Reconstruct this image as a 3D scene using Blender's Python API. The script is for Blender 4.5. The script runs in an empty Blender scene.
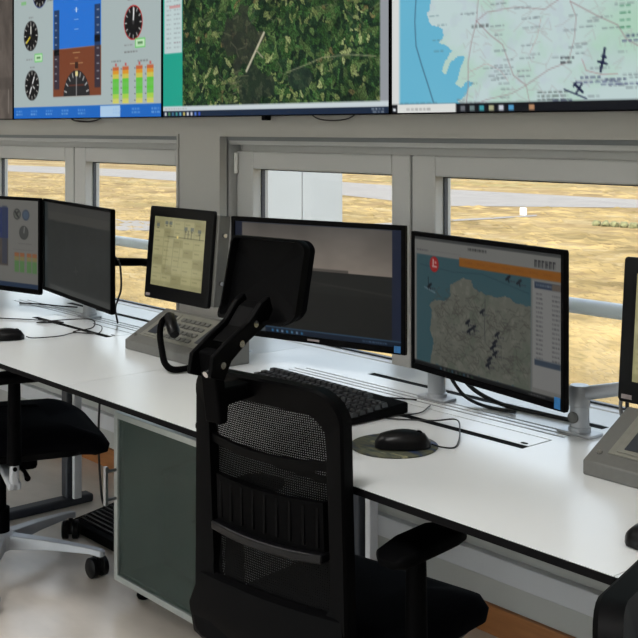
import bpy, bmesh, math, random
import numpy as np
from mathutils import Vector, Matrix
random.seed(7)
SC = bpy.context.scene
COL = SC.collection
PI = math.pi

# ------------------------------------------------------------------ camera, sky, sun, added fill lights, exposure
EYE = 1.34
cam_data = bpy.data.cameras.new('camera')
cam_data.sensor_fit = 'HORIZONTAL'
cam_data.sensor_width = 36.0
cam_data.lens = 1150.0 / 638.0 * 36.0
cam_data.shift_y = (129.0 - 319.0) / 638.0
cam_data.clip_start = 0.05
cam_data.clip_end = 1500
camera = bpy.data.objects.new('camera', cam_data)
COL.objects.link(camera)
camera.location = (0, 0, EYE)
ALPHA = math.radians(40.78134)
camera.rotation_euler = (PI / 2, 0, PI / 2 - ALPHA)      # looks along (-cos a, sin a, 0)
SC.camera = camera

world = bpy.data.worlds.new('world')
SC.world = world
world.use_nodes = True
wn = world.node_tree.nodes
sky = wn.new('ShaderNodeTexSky')
sky.sky_type = 'NISHITA'
sky.sun_disc = False
sky.sun_elevation = math.radians(48)
sky.sun_rotation = math.radians(160)
sky.air_density = 1.0
sky.dust_density = 2.5
hsv = wn.new('ShaderNodeHueSaturation')                # hazy, nearly white sky
hsv.inputs['Saturation'].default_value = 0.45
world.node_tree.links.new(sky.outputs[0], hsv.inputs['Color'])
world.node_tree.links.new(hsv.outputs[0], wn['Background'].inputs[0])
wn['Background'].inputs[1].default_value = 0.66

sun_data = bpy.data.lights.new('sun', 'SUN')
sun_data.energy = 1.9
sun_data.angle = math.radians(0.6)
sun_data.color = (1.0, 0.95, 0.86)
sun = bpy.data.objects.new('sun', sun_data)
COL.objects.link(sun)
sun.rotation_euler = (math.radians(42), 0, math.radians(20))   # shines from behind the building onto the field
FILL_POWER = 13.3  # strength of each added ceiling fill panel

SC.view_settings.view_transform = 'Standard'
SC.view_settings.look = 'None'
SC.view_settings.gamma = 1.0
SC.view_settings.exposure = 0.0
SC.view_settings.use_curve_mapping = False
SC.cycles.use_denoising = True
SC.cycles.max_bounces = 10
SC.cycles.transparent_max_bounces = 16
SC.cycles.sample_clamp_indirect = 6.0

# ------------------------------------------------------------------ materials
def lin(c):
    c = c / 255.0
    return c / 12.92 if c <= 0.04045 else ((c + 0.055) / 1.055) ** 2.4

def rgb(r, g, b):
    return (lin(r), lin(g), lin(b), 1.0)

def principled(name, col, rough=0.5, metal=0.0, spec=0.5, noise=None, bump=None):
    m = bpy.data.materials.new(name)
    m.use_nodes = True
    nt = m.node_tree
    b = nt.nodes['Principled BSDF']
    b.inputs['Base Color'].default_value = col
    b.inputs['Roughness'].default_value = rough
    b.inputs['Metallic'].default_value = metal
    b.inputs['Specular IOR Level'].default_value = spec
    tc = nt.nodes.new('ShaderNodeTexCoord')
    if noise:                                     # (scale, amount, stretch)
        sc, amt, st = noise
        mp = nt.nodes.new('ShaderNodeMapping')
        mp.inputs['Scale'].default_value = st
        nt.links.new(tc.outputs['Object'], mp.inputs[0])
        n = nt.nodes.new('ShaderNodeTexNoise')
        n.inputs['Scale'].default_value = sc
        n.inputs['Detail'].default_value = 5
        nt.links.new(mp.outputs[0], n.inputs['Vector'])
        r = nt.nodes.new('ShaderNodeValToRGB')
        r.color_ramp.elements[0].position = 0.3
        r.color_ramp.elements[1].position = 0.7
        r.color_ramp.elements[0].color = tuple(c * (1 - amt) for c in col[:3]) + (1,)
        r.color_ramp.elements[1].color = tuple(min(1, c * (1 + amt)) for c in col[:3]) + (1,)
        nt.links.new(n.outputs[0], r.inputs[0])
        nt.links.new(r.outputs[0], b.inputs['Base Color'])
    if bump:                                      # (scale, strength)
        n2 = nt.nodes.new('ShaderNodeTexNoise')
        n2.inputs['Scale'].default_value = bump[0]
        nt.links.new(tc.outputs['Object'], n2.inputs['Vector'])
        bp = nt.nodes.new('ShaderNodeBump')
        bp.inputs['Strength'].default_value = bump[1]
        bp.inputs['Distance'].default_value = 0.002
        nt.links.new(n2.outputs[0], bp.inputs['Height'])
        nt.links.new(bp.outputs[0], b.inputs['Normal'])
    return m

M = {}
M['wall'] = principled('wall_paint', rgb(176, 176, 172), 0.8, noise=(3, 0.02, (1, 1, 1)), bump=(180, 0.08))
M['ceiling'] = principled('ceiling_paint', rgb(225, 225, 222), 0.9, noise=(3, 0.02, (1, 1, 1)))
M['floor'] = principled('floor_vinyl', rgb(206, 198, 189), 0.24, spec=0.7, noise=(3.0, 0.13, (1, 2.2, 1)), bump=(40, 0.05))
M['skirting'] = principled('brown_skirting', rgb(150, 96, 50), 0.5, noise=(6, 0.15, (1, 8, 14)))
M['pvc'] = principled('white_pvc', rgb(196, 197, 196), 0.35, noise=(4, 0.02, (1, 1, 1)))
M['gasket'] = principled('dark_gasket', rgb(40, 46, 58), 0.5, noise=(30, 0.1, (1, 1, 1)))
M['sill'] = principled('sill_white', rgb(235, 235, 233), 0.4, noise=(4, 0.02, (1, 1, 1)))
M['laminate'] = principled('white_laminate', rgb(230, 233, 235), 0.27, spec=0.6, noise=(2.5, 0.015, (1, 1, 1)), bump=(300, 0.03))
M['edge'] = principled('black_edge', rgb(10, 10, 12), 0.7, spec=0.06, noise=(40, 0.1, (1, 1, 1)))
M['slot'] = principled('slot_black', rgb(8, 8, 9), 0.8, spec=0.04, noise=(40, 0.1, (1, 1, 1)))
M['leg'] = principled('leg_anthracite', rgb(42, 46, 54), 0.5, noise=(20, 0.1, (1, 1, 1)))
M['black'] = principled('black_plastic', rgb(4, 4, 5), 0.5, spec=0.05, noise=(30, 0.1, (1, 1, 1)))
M['rim'] = principled('black_shiny_plastic', rgb(10, 10, 12), 0.32, spec=0.2, noise=(30, 0.1, (1, 1, 1)))
M['mattblack'] = principled('black_matt_plastic', rgb(3, 3, 4), 0.65, spec=0.04, noise=(30, 0.1, (1, 1, 1)))
M['fabric'] = principled('black_fabric', rgb(5, 5, 9), 0.95, spec=0.05, noise=(220, 0.35, (1, 1, 1)), bump=(500, 0.4))
M['meshfibre'] = principled('black_mesh_fibre', rgb(6, 6, 7), 0.7, spec=0.1, noise=(60, 0.15, (1, 1, 1)))
M['keycap'] = principled('black_keycap', rgb(30, 30, 33), 0.35, spec=0.5, noise=(60, 0.1, (1, 1, 1)))
M['alu'] = principled('brushed_aluminium', rgb(190, 192, 196), 0.32, 1.0, noise=(40, 0.06, (1, 20, 1)))
M['paintedalu'] = principled('silver_paint', rgb(176, 180, 186), 0.35, 0.3, noise=(20, 0.04, (1, 1, 1)))
M['grey'] = principled('grey_metal_case', rgb(104, 104, 101), 0.5, 0.1, noise=(90, 0.04, (1, 1, 1)), bump=(400, 0.05))
M['greyplate'] = principled('light_grey_plate', rgb(128, 127, 119), 0.45, 0.1, noise=(60, 0.07, (1, 1, 1)))
M['chrome'] = principled('steel', rgb(200, 200, 200), 0.2, 1.0, noise=(30, 0.05, (1, 1, 1)))
M['cabinet'] = principled('cabinet_grey', rgb(140, 144, 142), 0.45, noise=(4, 0.02, (1, 1, 1)))
M['doorframe'] = principled('door_frame_aluminium', rgb(180, 186, 184), 0.4, 0.6, noise=(30, 0.05, (1, 1, 20)))
M['cable'] = principled('cable_black', rgb(22, 22, 24), 0.5, noise=(30, 0.1, (1, 1, 1)))
M['cablegrey'] = principled('cable_grey', rgb(120, 120, 120), 0.5, noise=(30, 0.1, (1, 1, 1)))
M['rail'] = principled('rail_aluminium', rgb(222, 230, 238), 0.45, 0.0, noise=(20, 0.04, (1, 1, 1)))
M['trunk'] = principled('trunking_white', rgb(200, 201, 204), 0.45, noise=(4, 0.02, (1, 1, 1)))
M['panel'] = principled('modesty_panel_bluegrey', rgb(150, 158, 170), 0.45, noise=(4, 0.03, (1, 1, 1)))
M['render'] = principled('outside_render', rgb(134, 138, 140), 0.85, noise=(1.5, 0.03, (1, 1, 1)), bump=(20, 0.1))
M['sticker'] = principled('blue_sticker', rgb(40, 110, 170), 0.5, noise=(60, 0.2, (1, 1, 1)))
M['chip'] = principled('grey_label', rgb(130, 120, 120), 0.5, noise=(60, 0.2, (1, 1, 1)))
M['sign'] = principled('marker_white', rgb(245, 245, 245), 0.6, noise=(5, 0.02, (1, 1, 1)))
M['bush'] = principled('bush_green', rgb(112, 110, 76), 0.9, noise=(4, 0.4, (1, 1, 1)))
M['darkbox'] = principled('dark_box', rgb(28, 34, 34), 0.6, noise=(10, 0.2, (1, 1, 1)))

def glass_mat():
    m = bpy.data.materials.new('window_glass')
    m.use_nodes = True
    nt = m.node_tree
    nt.nodes.remove(nt.nodes['Principled BSDF'])
    out = nt.nodes['Material Output']
    tr = nt.nodes.new('ShaderNodeBsdfTransparent')
    tr.inputs[0].default_value = (0.95, 0.97, 0.96, 1)
    gl = nt.nodes.new('ShaderNodeBsdfGlossy')
    gl.inputs['Roughness'].default_value = 0.02
    lw = nt.nodes.new('ShaderNodeLayerWeight')
    lw.inputs['Blend'].default_value = 0.5
    pw = nt.nodes.new('ShaderNodeMath'); pw.operation = 'POWER'; pw.inputs[1].default_value = 5.0
    nt.links.new(lw.outputs['Facing'], pw.inputs[0])
    fr = nt.nodes.new('ShaderNodeMath'); fr.operation = 'MULTIPLY_ADD'
    fr.inputs[1].default_value = 0.5; fr.inputs[2].default_value = 0.03
    nt.links.new(pw.outputs[0], fr.inputs[0])
    mx = nt.nodes.new('ShaderNodeMixShader')
    nt.links.new(fr.outputs[0], mx.inputs[0])
    nt.links.new(tr.outputs[0], mx.inputs[1])
    nt.links.new(gl.outputs[0], mx.inputs[2])
    nt.links.new(mx.outputs[0], out.inputs[0])
    return m
M['glass'] = glass_mat()

def frosted_mat():
    m = principled('frosted_glass', rgb(140, 156, 150), 0.2, spec=0.5, noise=(5, 0.05, (1, 1, 1)))
    b = m.node_tree.nodes['Principled BSDF']
    b.inputs['Transmission Weight'].default_value = 0.86
    b.inputs['IOR'].default_value = 1.12
    return m
M['frosted'] = frosted_mat()

def field_mat():
    m = bpy.data.materials.new('dry_airfield_grass')
    m.use_nodes = True
    nt = m.node_tree
    N, L = nt.nodes, nt.links
    b = N['Principled BSDF']
    b.inputs['Roughness'].default_value = 0.95
    b.inputs['Specular IOR Level'].default_value = 0.1
    tc = N.new('ShaderNodeTexCoord')
    mp = N.new('ShaderNodeMapping')
    mp.inputs['Rotation'].default_value = (0, 0, math.radians(-15))
    mp.inputs['Scale'].default_value = (0.35, 1.0, 1.0)
    L.new(tc.outputs['Object'], mp.inputs[0])
    n1 = N.new('ShaderNodeTexNoise'); n1.inputs['Scale'].default_value = 0.22; n1.inputs['Detail'].default_value = 6
    n2 = N.new('ShaderNodeTexNoise'); n2.inputs['Scale'].default_value = 0.75; n2.inputs['Detail'].default_value = 6
    n2.inputs['Roughness'].default_value = 0.7
    n3 = N.new('ShaderNodeTexNoise'); n3.inputs['Scale'].default_value = 0.07; n3.inputs['Detail'].default_value = 4
    for n in (n1, n3):
        L.new(mp.outputs[0], n.inputs['Vector'])
    L.new(tc.outputs['Object'], n2.inputs['Vector'])
    r1 = N.new('ShaderNodeValToRGB')
    e = r1.color_ramp.elements
    e[0].position = 0.32; e[0].color = rgb(120, 99, 66)
    e[1].position = 0.68; e[1].color = rgb(164, 146, 108)
    x = e.new(0.5); x.color = rgb(145, 123, 84)
    L.new(n1.outputs[0], r1.inputs[0])
    r2 = N.new('ShaderNodeValToRGB')
    r2.color_ramp.elements[0].position = 0.3; r2.color_ramp.elements[0].color = (0.42, 0.37, 0.29, 1)
    r2.color_ramp.elements[1].position = 0.62; r2.color_ramp.elements[1].color = (1.0, 1.0, 1.0, 1)
    L.new(n2.outputs[0], r2.inputs[0])
    mul = N.new('ShaderNodeMix'); mul.data_type = 'RGBA'; mul.blend_type = 'MULTIPLY'
    mul.inputs[0].default_value = 0.75
    L.new(r1.outputs[0], mul.inputs[6]); L.new(r2.outputs[0], mul.inputs[7])
    r3 = N.new('ShaderNodeValToRGB')
    r3.color_ramp.elements[0].position = 0.54; r3.color_ramp.elements[0].color = (0, 0, 0, 1)
    r3.color_ramp.elements[1].position = 0.7; r3.color_ramp.elements[1].color = (0.7, 0.7, 0.7, 1)
    L.new(n3.outputs[0], r3.inputs[0])
    mg = N.new('ShaderNodeMix'); mg.data_type = 'RGBA'
    L.new(r3.outputs[0], mg.inputs[0]); L.new(mul.outputs[2], mg.inputs[6])
    mg.inputs[7].default_value = rgb(122, 114, 66)
    L.new(mg.outputs[2], b.inputs['Base Color'])
    return m
M['field'] = field_mat()
M['tarmac'] = principled('pale_tarmac', rgb(124, 118, 112), 0.9, noise=(0.4, 0.08, (1, 1, 1)))

def screen_mat(name, strength, gloss, rough=0.25, base=0.012):
    m = bpy.data.materials.new(name)
    m.use_nodes = True
    nt = m.node_tree
    b = nt.nodes['Principled BSDF']
    b.inputs['Base Color'].default_value = (base, base, base, 1)
    b.inputs['Roughness'].default_value = rough
    b.inputs['Specular IOR Level'].default_value = gloss
    a = nt.nodes.new('ShaderNodeAttribute')
    a.attribute_name = 'picture'
    nt.links.new(a.outputs['Color'], b.inputs['Emission Color'])
    b.inputs['Emission Strength'].default_value = strength
    return m
M['wallscreen'] = screen_mat('wall_screen_picture', 0.90, 0.05, 0.5, 0.006)
M['deskscreen'] = screen_mat('desk_screen_picture', 0.42, 0.1, 0.45, 0.006)
M['touchscreen'] = screen_mat('touch_screen_picture', 0.9, 0.5, 0.05)

def fill_mat():
    m = bpy.data.materials.new('fill_diffuser')
    m.use_nodes = True
    b = m.node_tree.nodes['Principled BSDF']
    b.inputs['Base Color'].default_value = (0.9, 0.9, 0.9, 1)
    b.inputs['Emission Color'].default_value = (1, 0.98, 0.95, 1)
    b.inputs['Emission Strength'].default_value = 2.0  # glow of the added fill panels
    return m
M['fill_lamp'] = fill_mat()

def mousepad_mat():
    m = principled('mousepad_print', rgb(70, 72, 50), 0.6)
    nt = m.node_tree
    N, L = nt.nodes, nt.links
    b = N['Principled BSDF']
    tc = N.new('ShaderNodeTexCoord')
    mp = N.new('ShaderNodeMapping')
    mp.inputs['Rotation'].default_value = (0, 0, math.radians(48))
    mp.inputs['Scale'].default_value = (8, 30, 1)
    L.new(tc.outputs['Object'], mp.inputs[0])
    n = N.new('ShaderNodeTexNoise'); n.inputs['Scale'].default_value = 1.0; n.inputs['Detail'].default_value = 4
    L.new(mp.outputs[0], n.inputs['Vector'])
    r = N.new('ShaderNodeValToRGB')
    e = r.color_ramp.elements
    e[0].position = 0.35; e[0].color = rgb(28, 52, 104)
    e[1].position = 0.68; e[1].color = rgb(150, 146, 110)
    for p, c in ((0.45, rgb(44, 52, 58)), (0.53, rgb(92, 92, 70)), (0.6, rgb(48, 60, 56))):
        x = e.new(p); x.color = c
    L.new(n.outputs[0], r.inputs[0])
    L.new(r.outputs[0], b.inputs['Base Color'])
    return m
M['mousepad'] = mousepad_mat()

# ------------------------------------------------------------------ mesh helpers
class MB:
    """Collects shapes that become ONE mesh object."""
    def __init__(s):
        s.v, s.f = [], []
    def add(s, vs, fs):
        o = len(s.v)
        s.v += [tuple(p) for p in vs]
        s.f += [tuple(i + o for i in f) for f in fs]
        return s
    def box(s, x0, x1, y0, y1, z0, z1, mat=None):
        vs = [Vector(p) for p in ((x0, y0, z0), (x1, y0, z0), (x1, y1, z0), (x0, y1, z0), (x0, y0, z1), (x1, y0, z1), (x1, y1, z1), (x0, y1, z1))]
        if mat is not None:
            vs = [mat @ p for p in vs]
        return s.add(vs, [(0, 3, 2, 1), (4, 5, 6, 7), (0, 1, 5, 4), (1, 2, 6, 5), (2, 3, 7, 6), (3, 0, 4, 7)])
    def prism(s, pts, fn, a, b):
        """closed 2D outline pts lofted between offsets a and b; fn(u, v, t) -> 3D."""
        n = len(pts)
        vs = [fn(u, v, a) for u, v in pts] + [fn(u, v, b) for u, v in pts]
        fs = [tuple(range(n))[::-1], tuple(range(n, 2 * n))] + [(i, (i + 1) % n, n + (i + 1) % n, n + i) for i in range(n)]
        return s.add(vs, fs)
    def tube(s, path, r, seg=10, cap=True):
        P = [Vector(p) for p in path]
        n = len(P)
        rr = r if isinstance(r, (list, tuple)) else [r] * n
        T = [(P[min(i + 1, n - 1)] - P[max(i - 1, 0)]).normalized() for i in range(n)]
        up = Vector((0, 0, 1)) if abs(T[0].z) < 0.9 else Vector((1, 0, 0))
        nv = (up - T[0] * up.dot(T[0])).normalized()
        vs = []
        for i in range(n):
            nv = (nv - T[i] * nv.dot(T[i]))
            nv = nv.normalized() if nv.length > 1e-6 else T[i].orthogonal().normalized()
            bv = T[i].cross(nv)
            for k in range(seg):
                a = 2 * PI * k / seg
                vs.append(P[i] + (nv * math.cos(a) + bv * math.sin(a)) * rr[i])
        fs = []
        for i in range(n - 1):
            for k in range(seg):
                fs.append((i * seg + k, i * seg + (k + 1) % seg, (i + 1) * seg + (k + 1) % seg, (i + 1) * seg + k))
        if cap:
            fs.append(tuple(range(seg))[::-1])
            fs.append(tuple(range((n - 1) * seg, n * seg)))
        return s.add(vs, fs)
    def cyl(s, a, b, r, seg=20):
        return s.tube([a, b], r, seg)
    def lathe(s, prof, c=(0, 0, 0), seg=28):
        """prof: (r, z) from bottom to top around vertical axis at c."""
        vs, fs = [], []
        for r, z in prof:
            for k in range(seg):
                a = 2 * PI * k / seg
                vs.append((c[0] + r * math.cos(a), c[1] + r * math.sin(a), c[2] + z))
        for i in range(len(prof) - 1):
            for k in range(seg):
                fs.append((i * seg + k, i * seg + (k + 1) % seg, (i + 1) * seg + (k + 1) % seg, (i + 1) * seg + k))
        fs.append(tuple(range(seg))[::-1])
        fs.append(tuple(range((len(prof) - 1) * seg, len(prof) * seg)))
        return s.add(vs, fs)
    def rings(s, rings, closed_u=True, cap=False):
        n = len(rings[0])
        vs = [p for r in rings for p in r]
        fs = []
        for i in range(len(rings) - 1):
            for k in range(n if closed_u else n - 1):
                fs.append((i * n + k, i * n + (k + 1) % n, (i + 1) * n + (k + 1) % n, (i + 1) * n + k))
        if cap:
            fs.append(tuple(range(n))[::-1])
            fs.append(tuple(range((len(rings) - 1) * n, len(rings) * n)))
        return s.add(vs, fs)

def link(o, parent):
    COL.objects.link(o)
    if parent is not None:
        o.parent = parent
    return o

def obj(name, mb, mat, parent=None, bevel=0.0, smooth=None, seg=2):
    me = bpy.data.meshes.new(name)
    me.from_pydata(mb.v, [], mb.f)
    bm = bmesh.new(); bm.from_mesh(me)
    bmesh.ops.recalc_face_normals(bm, faces=bm.faces)
    bm.to_mesh(me); bm.free()
    me.materials.append(M[mat] if isinstance(mat, str) else mat)
    if smooth is not None:
        me.polygons.foreach_set('use_smooth', [True] * len(me.polygons))
        me.set_sharp_from_angle(angle=math.radians(smooth))
    o = link(bpy.data.objects.new(name, me), parent)
    if bevel > 0:
        b = o.modifiers.new('bevel', 'BEVEL')
        b.width = bevel; b.segments = seg; b.limit_method = 'ANGLE'; b.angle_limit = math.radians(40)
        b.harden_normals = False
    return o

def share(name, me, parent, loc=(0, 0, 0)):
    o = link(bpy.data.objects.new(name, me), parent)
    o.location = loc
    return o

def thing(name, label, cat, loc=(0, 0, 0), rotz=0.0, group=None):
    o = bpy.data.objects.new(name, None)
    o.empty_display_size = 0.1
    COL.objects.link(o)
    o.location = loc
    o.rotation_euler = (0, 0, rotz)
    o['label'] = label; o['category'] = cat
    if group: o['group'] = group
    return o

def tag(o, label, cat, group=None):
    o['label'] = label; o['category'] = cat
    if group: o['group'] = group
    return o

def struct(name, mb, mat, parent=None, **k):
    o = obj(name, mb, mat, parent, **k)
    o['kind'] = 'structure'
    return o

def rrect(w, h, r, n=6, cx=0.0, cy=0.0):
    pts = []
    for qx, qy, a0 in ((1, 1, 0), (-1, 1, 90), (-1, -1, 180), (1, -1, 270)):
        for i in range(n + 1):
            a = math.radians(a0 + 90 * i / n)
            pts.append((cx + qx * (w / 2 - r) + r * math.cos(a), cy + qy * (h / 2 - r) + r * math.sin(a)))
    return pts

def spline(pts, n=8):
    """Catmull-Rom through pts."""
    P = [Vector(p) for p in pts]
    P = [P[0] * 2 - P[1]] + P + [P[-1] * 2 - P[-2]]
    out = []
    for i in range(1, len(P) - 2):
        for k in range(n):
            t = k / n
            a, b, c, d = P[i - 1], P[i], P[i + 1], P[i + 2]
            out.append(0.5 * ((2 * b) + (c - a) * t + (2 * a - 5 * b + 4 * c - d) * t * t + (3 * b - a - 3 * c + d) * t ** 3))
    out.append(P[-2])
    return out

def frame_boxes(mb, x0, x1, z0, z1, w, y0, y1, wl=None, wr=None, wt=None, wb=None):
    wl = w if wl is None else wl; wr = w if wr is None else wr
    wt = w if wt is None else wt; wb = w if wb is None else wb
    mb.box(x0, x0 + wl, y0, y1, z0, z1)
    mb.box(x1 - wr, x1, y0, y1, z0, z1)
    mb.box(x0 + wl, x1 - wr, y0, y1, z1 - wt, z1)
    mb.box(x0 + wl, x1 - wr, y0, y1, z0, z0 + wb)
    return mb

def sheet(x0, x1, y0, y1, holes, z0, z1):
    """flat slab with rectangular holes, as one closed mesh."""
    xs = sorted({x0, x1} | {h[0] for h in holes} | {h[1] for h in holes})
    ys = sorted({y0, y1} | {h[2] for h in holes} | {h[3] for h in holes})
    mb = MB()
    idx = {}
    for zi, z in ((0, z0), (1, z1)):
        for i, x in enumerate(xs):
            for j, y in enumerate(ys):
                idx[zi, i, j] = len(mb.v); mb.v.append((x, y, z))
    def solid(i, j):
        if i < 0 or j < 0 or i >= len(xs) - 1 or j >= len(ys) - 1: return False
        cx, cy = (xs[i] + xs[i + 1]) / 2, (ys[j] + ys[j + 1]) / 2
        return not any(h[0] < cx < h[1] and h[2] < cy < h[3] for h in holes)
    for i in range(len(xs) - 1):
        for j in range(len(ys) - 1):
            if not solid(i, j): continue
            c = [(i, j), (i + 1, j), (i + 1, j + 1), (i, j + 1)]
            mb.f.append(tuple(idx[1, a, b] for a, b in c))
            mb.f.append(tuple(idx[0, a, b] for a, b in c[::-1]))
            for (a, b), (di, dj) in zip(((0, 1), (1, 2), (2, 3), (3, 0)), ((0, -1), (1, 0), (0, 1), (-1, 0))):
                if not solid(i + di, j + dj):
                    p, q = c[a], c[b]
                    mb.f.append((idx[0, p[0], p[1]], idx[0, q[0], q[1]], idx[1, q[0], q[1]], idx[1, p[0], p[1]]))
    return mb

# ------------------------------------------------------------------ flat pictures for the screens (colour per grid point)
class Pic:
    def __init__(s, w, h, bg):
        s.w, s.h = w, h
        s.a = np.empty((h, w, 3)); s.a[:] = bg
        yy, xx = np.mgrid[0:h, 0:w]
        s.u = (xx + 0.5) / w; s.v = (yy + 0.5) / h
        s.asp = w / h
    def put(s, mask, c, al=1.0):
        m = (mask * al)[..., None] if mask.dtype != bool else (mask.astype(float) * al)[..., None]
        s.a = s.a * (1 - m) + np.array(c, float) * m
    def rect(s, u0, v0, u1, v1, c, al=1.0):
        du, dv = 1 / s.w, 1 / s.h
        mx = np.clip((np.minimum(s.u + du / 2, u1) - np.maximum(s.u - du / 2, u0)) / du, 0, 1)
        my = np.clip((np.minimum(s.v + dv / 2, v1) - np.maximum(s.v - dv / 2, v0)) / dv, 0, 1)
        s.put(mx * my, c, al)
    def disc(s, u, v, r, c, r0=-1.0, al=1.0):
        d = np.hypot((s.u - u) * s.asp, s.v - v)
        e = 1 / s.h
        m = np.clip((r - d) / e + 0.5, 0, 1)
        if r0 >= 0: m = m * np.clip((d - r0) / e + 0.5, 0, 1)
        s.put(m, c, al)
    def line(s, pts, c, w=0.004, al=1.0):
        e = 1 / s.h
        m = np.zeros((s.h, s.w))
        for (u0, v0), (u1, v1) in zip(pts[:-1], pts[1:]):
            ax, ay, bx, by = u0 * s.asp, v0, u1 * s.asp, v1
            dx, dy = bx - ax, by - ay
            L = dx * dx + dy * dy + 1e-12
            t = np.clip(((s.u * s.asp - ax) * dx + (s.v - ay) * dy) / L, 0, 1)
            d = np.hypot(s.u * s.asp - ax - t * dx, s.v - ay - t * dy)
            m = np.maximum(m, np.clip((w / 2 - d) / e + 0.5, 0, 1))
        s.put(m, c, al)
    def poly(s, pts, c, al=1.0):
        ins = np.zeros((s.h, s.w), bool)
        n = len(pts)
        for i in range(n):
            (u0, v0), (u1, v1) = pts[i], pts[(i + 1) % n]
            if v0 == v1: continue
            cr = ((v0 > s.v) != (v1 > s.v)) & (s.u < (u1 - u0) * (s.v - v0) / (v1 - v0) + u0)
            ins ^= cr
        s.put(ins, c, al)
    def words(s, u, v, n, c, size=0.008, rng=None, al=0.8):
        """a run of small word-like dashes too fine to read."""
        rng = rng or random
        x = u
        while x < u + n:
            L = rng.uniform(0.006, 0.018)
            s.rect(x, v, min(x + L, u + n), v + size, c, al * rng.uniform(0.6, 1))
            x += L + 0.004

def fnoise(w, h, cells, seed, oct_=3, sx=1.0):
    r = np.random.RandomState(seed)
    out = np.zeros((h, w)); amp, tot = 1.0, 0.0
    for o in range(oct_):
        cw, ch = max(2, int(cells * sx * 2 ** o)), max(2, int(cells * h / w * 2 ** o))
        g = r.rand(ch + 2, cw + 2)
        x = np.linspace(0, cw, w, endpoint=False); y = np.linspace(0, ch, h, endpoint=False)
        xi, yi = x.astype(int), y.astype(int)
        fx, fy = x - xi, y - yi
        fx = fx * fx * (3 - 2 * fx); fy = fy * fy * (3 - 2 * fy)
        a = g[np.ix_(yi, xi)]; b = g[np.ix_(yi, xi + 1)]; c = g[np.ix_(yi + 1, xi)]; d = g[np.ix_(yi + 1, xi + 1)]
        out += amp * ((a * (1 - fx) + b * fx) * (1 - fy)[:, None] + (c * (1 - fx) + d * fx) * fy[:, None])
        tot += amp; amp *= 0.6
    return out / tot

def picture_mesh(name, pic, w, h, mat, parent, loc):
    """flat grid in local XZ facing -Y, lower left corner at loc; picture stored per point."""
    W, H = pic.w, pic.h
    me = bpy.data.meshes.new(name)
    xs = np.linspace(0, w, W); zs = np.linspace(h, 0, H)
    X, Z = np.meshgrid(xs, zs)
    co = np.stack([X, np.zeros_like(X), Z], -1).reshape(-1, 3)
    i = np.arange((H - 1) * (W - 1)); r, c = i // (W - 1), i % (W - 1)
    a = r * W + c
    F = np.stack([a, a + W, a + W + 1, a + 1], -1).astype(np.int32)
    me.vertices.add(len(co)); me.vertices.foreach_set('co', co.ravel())
    me.loops.add(F.size); me.loops.foreach_set('vertex_index', F.ravel())
    me.polygons.add(len(F)); me.polygons.foreach_set('loop_start', np.arange(0, F.size, 4, dtype=np.int32))
    me.update(calc_edges=True)
    s = np.clip(pic.a / 255.0, 0, 1)
    l = np.where(s <= 0.04045, s / 12.92, ((s + 0.055) / 1.055) ** 2.4)
    col = np.concatenate([l.reshape(-1, 3), np.ones((W * H, 1))], 1).astype(np.float32)
    at = me.color_attributes.new('picture', 'FLOAT_COLOR', 'POINT')
    at.data.foreach_set('color', col.ravel())
    me.materials.append(M[mat])
    o = link(bpy.data.objects.new(name, me), parent)
    o.location = loc
    return o

# ================================================================== THE SETTING
YW = 2.35          # inner face of the window wall
struct('floor', MB().box(-7.5, 3.2, -4.0, YW, -0.12, 0.0), 'floor')
struct('ceiling', MB().box(-7.5, 3.2, -4.0, 2.54, 2.75, 2.9), 'ceiling')
struct('wall_west', MB().box(-7.7, -7.5, -4.2, 2.54, -0.12, 2.9), 'wall')
struct('wall_east', MB().box(3.2, 3.4, -4.2, 2.54, -0.12, 2.9), 'wall')


def wall_with_openings(x0, x1, y0, y1, z0, z1, ops, zb, zt):
    mb = MB()
    mb.box(x0, x1, y0, y1, z0, zb)
    mb.box(x0, x1, y0, y1, zt, z1)
    xs = [x0] + [e for o in ops for e in o] + [x1]
    for a, b in zip(xs[0::2], xs[1::2]):
        mb.box(a, b, y0, y1, zb, zt)
    return mb
OPEN_IN = [(-5.24, -3.512), (-3.245, -1.56), (-1.25, 0.45)]
OPEN_OUT = [(-5.37, -3.46), (-3.34, -1.44), (-1.34, 0.56)]
struct('wall_north', wall_with_openings(-7.5, 3.2, YW, YW + 0.025, -0.12, 2.75, OPEN_IN, 0.57, 1.314), 'wall')
struct('wall_outer', wall_with_openings(-7.5, 3.2, YW + 0.025, 2.54, -4.5, 2.75, OPEN_OUT, 0.52, 1.30), 'render')
# slim trim bead that runs around each opening, proud of the wall
for n, (a, b) in enumerate(OPEN_IN):
    mb = MB()
    mb.box(a - 0.009, b + 0.009, YW - 0.006, YW, 1.314, 1.322)
    mb.box(a - 0.009, a, YW - 0.006, YW, 0.57, 1.314)
    mb.box(b, b + 0.009, YW - 0.006, YW, 0.57, 1.314)
    struct('trim_%d' % (n + 1), mb, 'wall')
struct('baseboard_north', MB().box(-7.5, 3.2, YW - 0.016, YW, 0, 0.078), 'skirting', bevel=0.003)
# white trunking along the wall under the desks
mb = MB()
mb.box(-7.5, 3.2, YW - 0.028, YW, 0.155, 0.215)
struct('trim_4', mb, 'trunk', bevel=0.003)
mb = MB()
mb.box(-7.5, 3.2, YW - 0.05, YW, 0.30, 0.315)
mb.box(-7.5, 3.2, YW - 0.02, YW, 0.40, 0.408)
struct('trim_5', mb, 'trunk', bevel=0.002)

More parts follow.
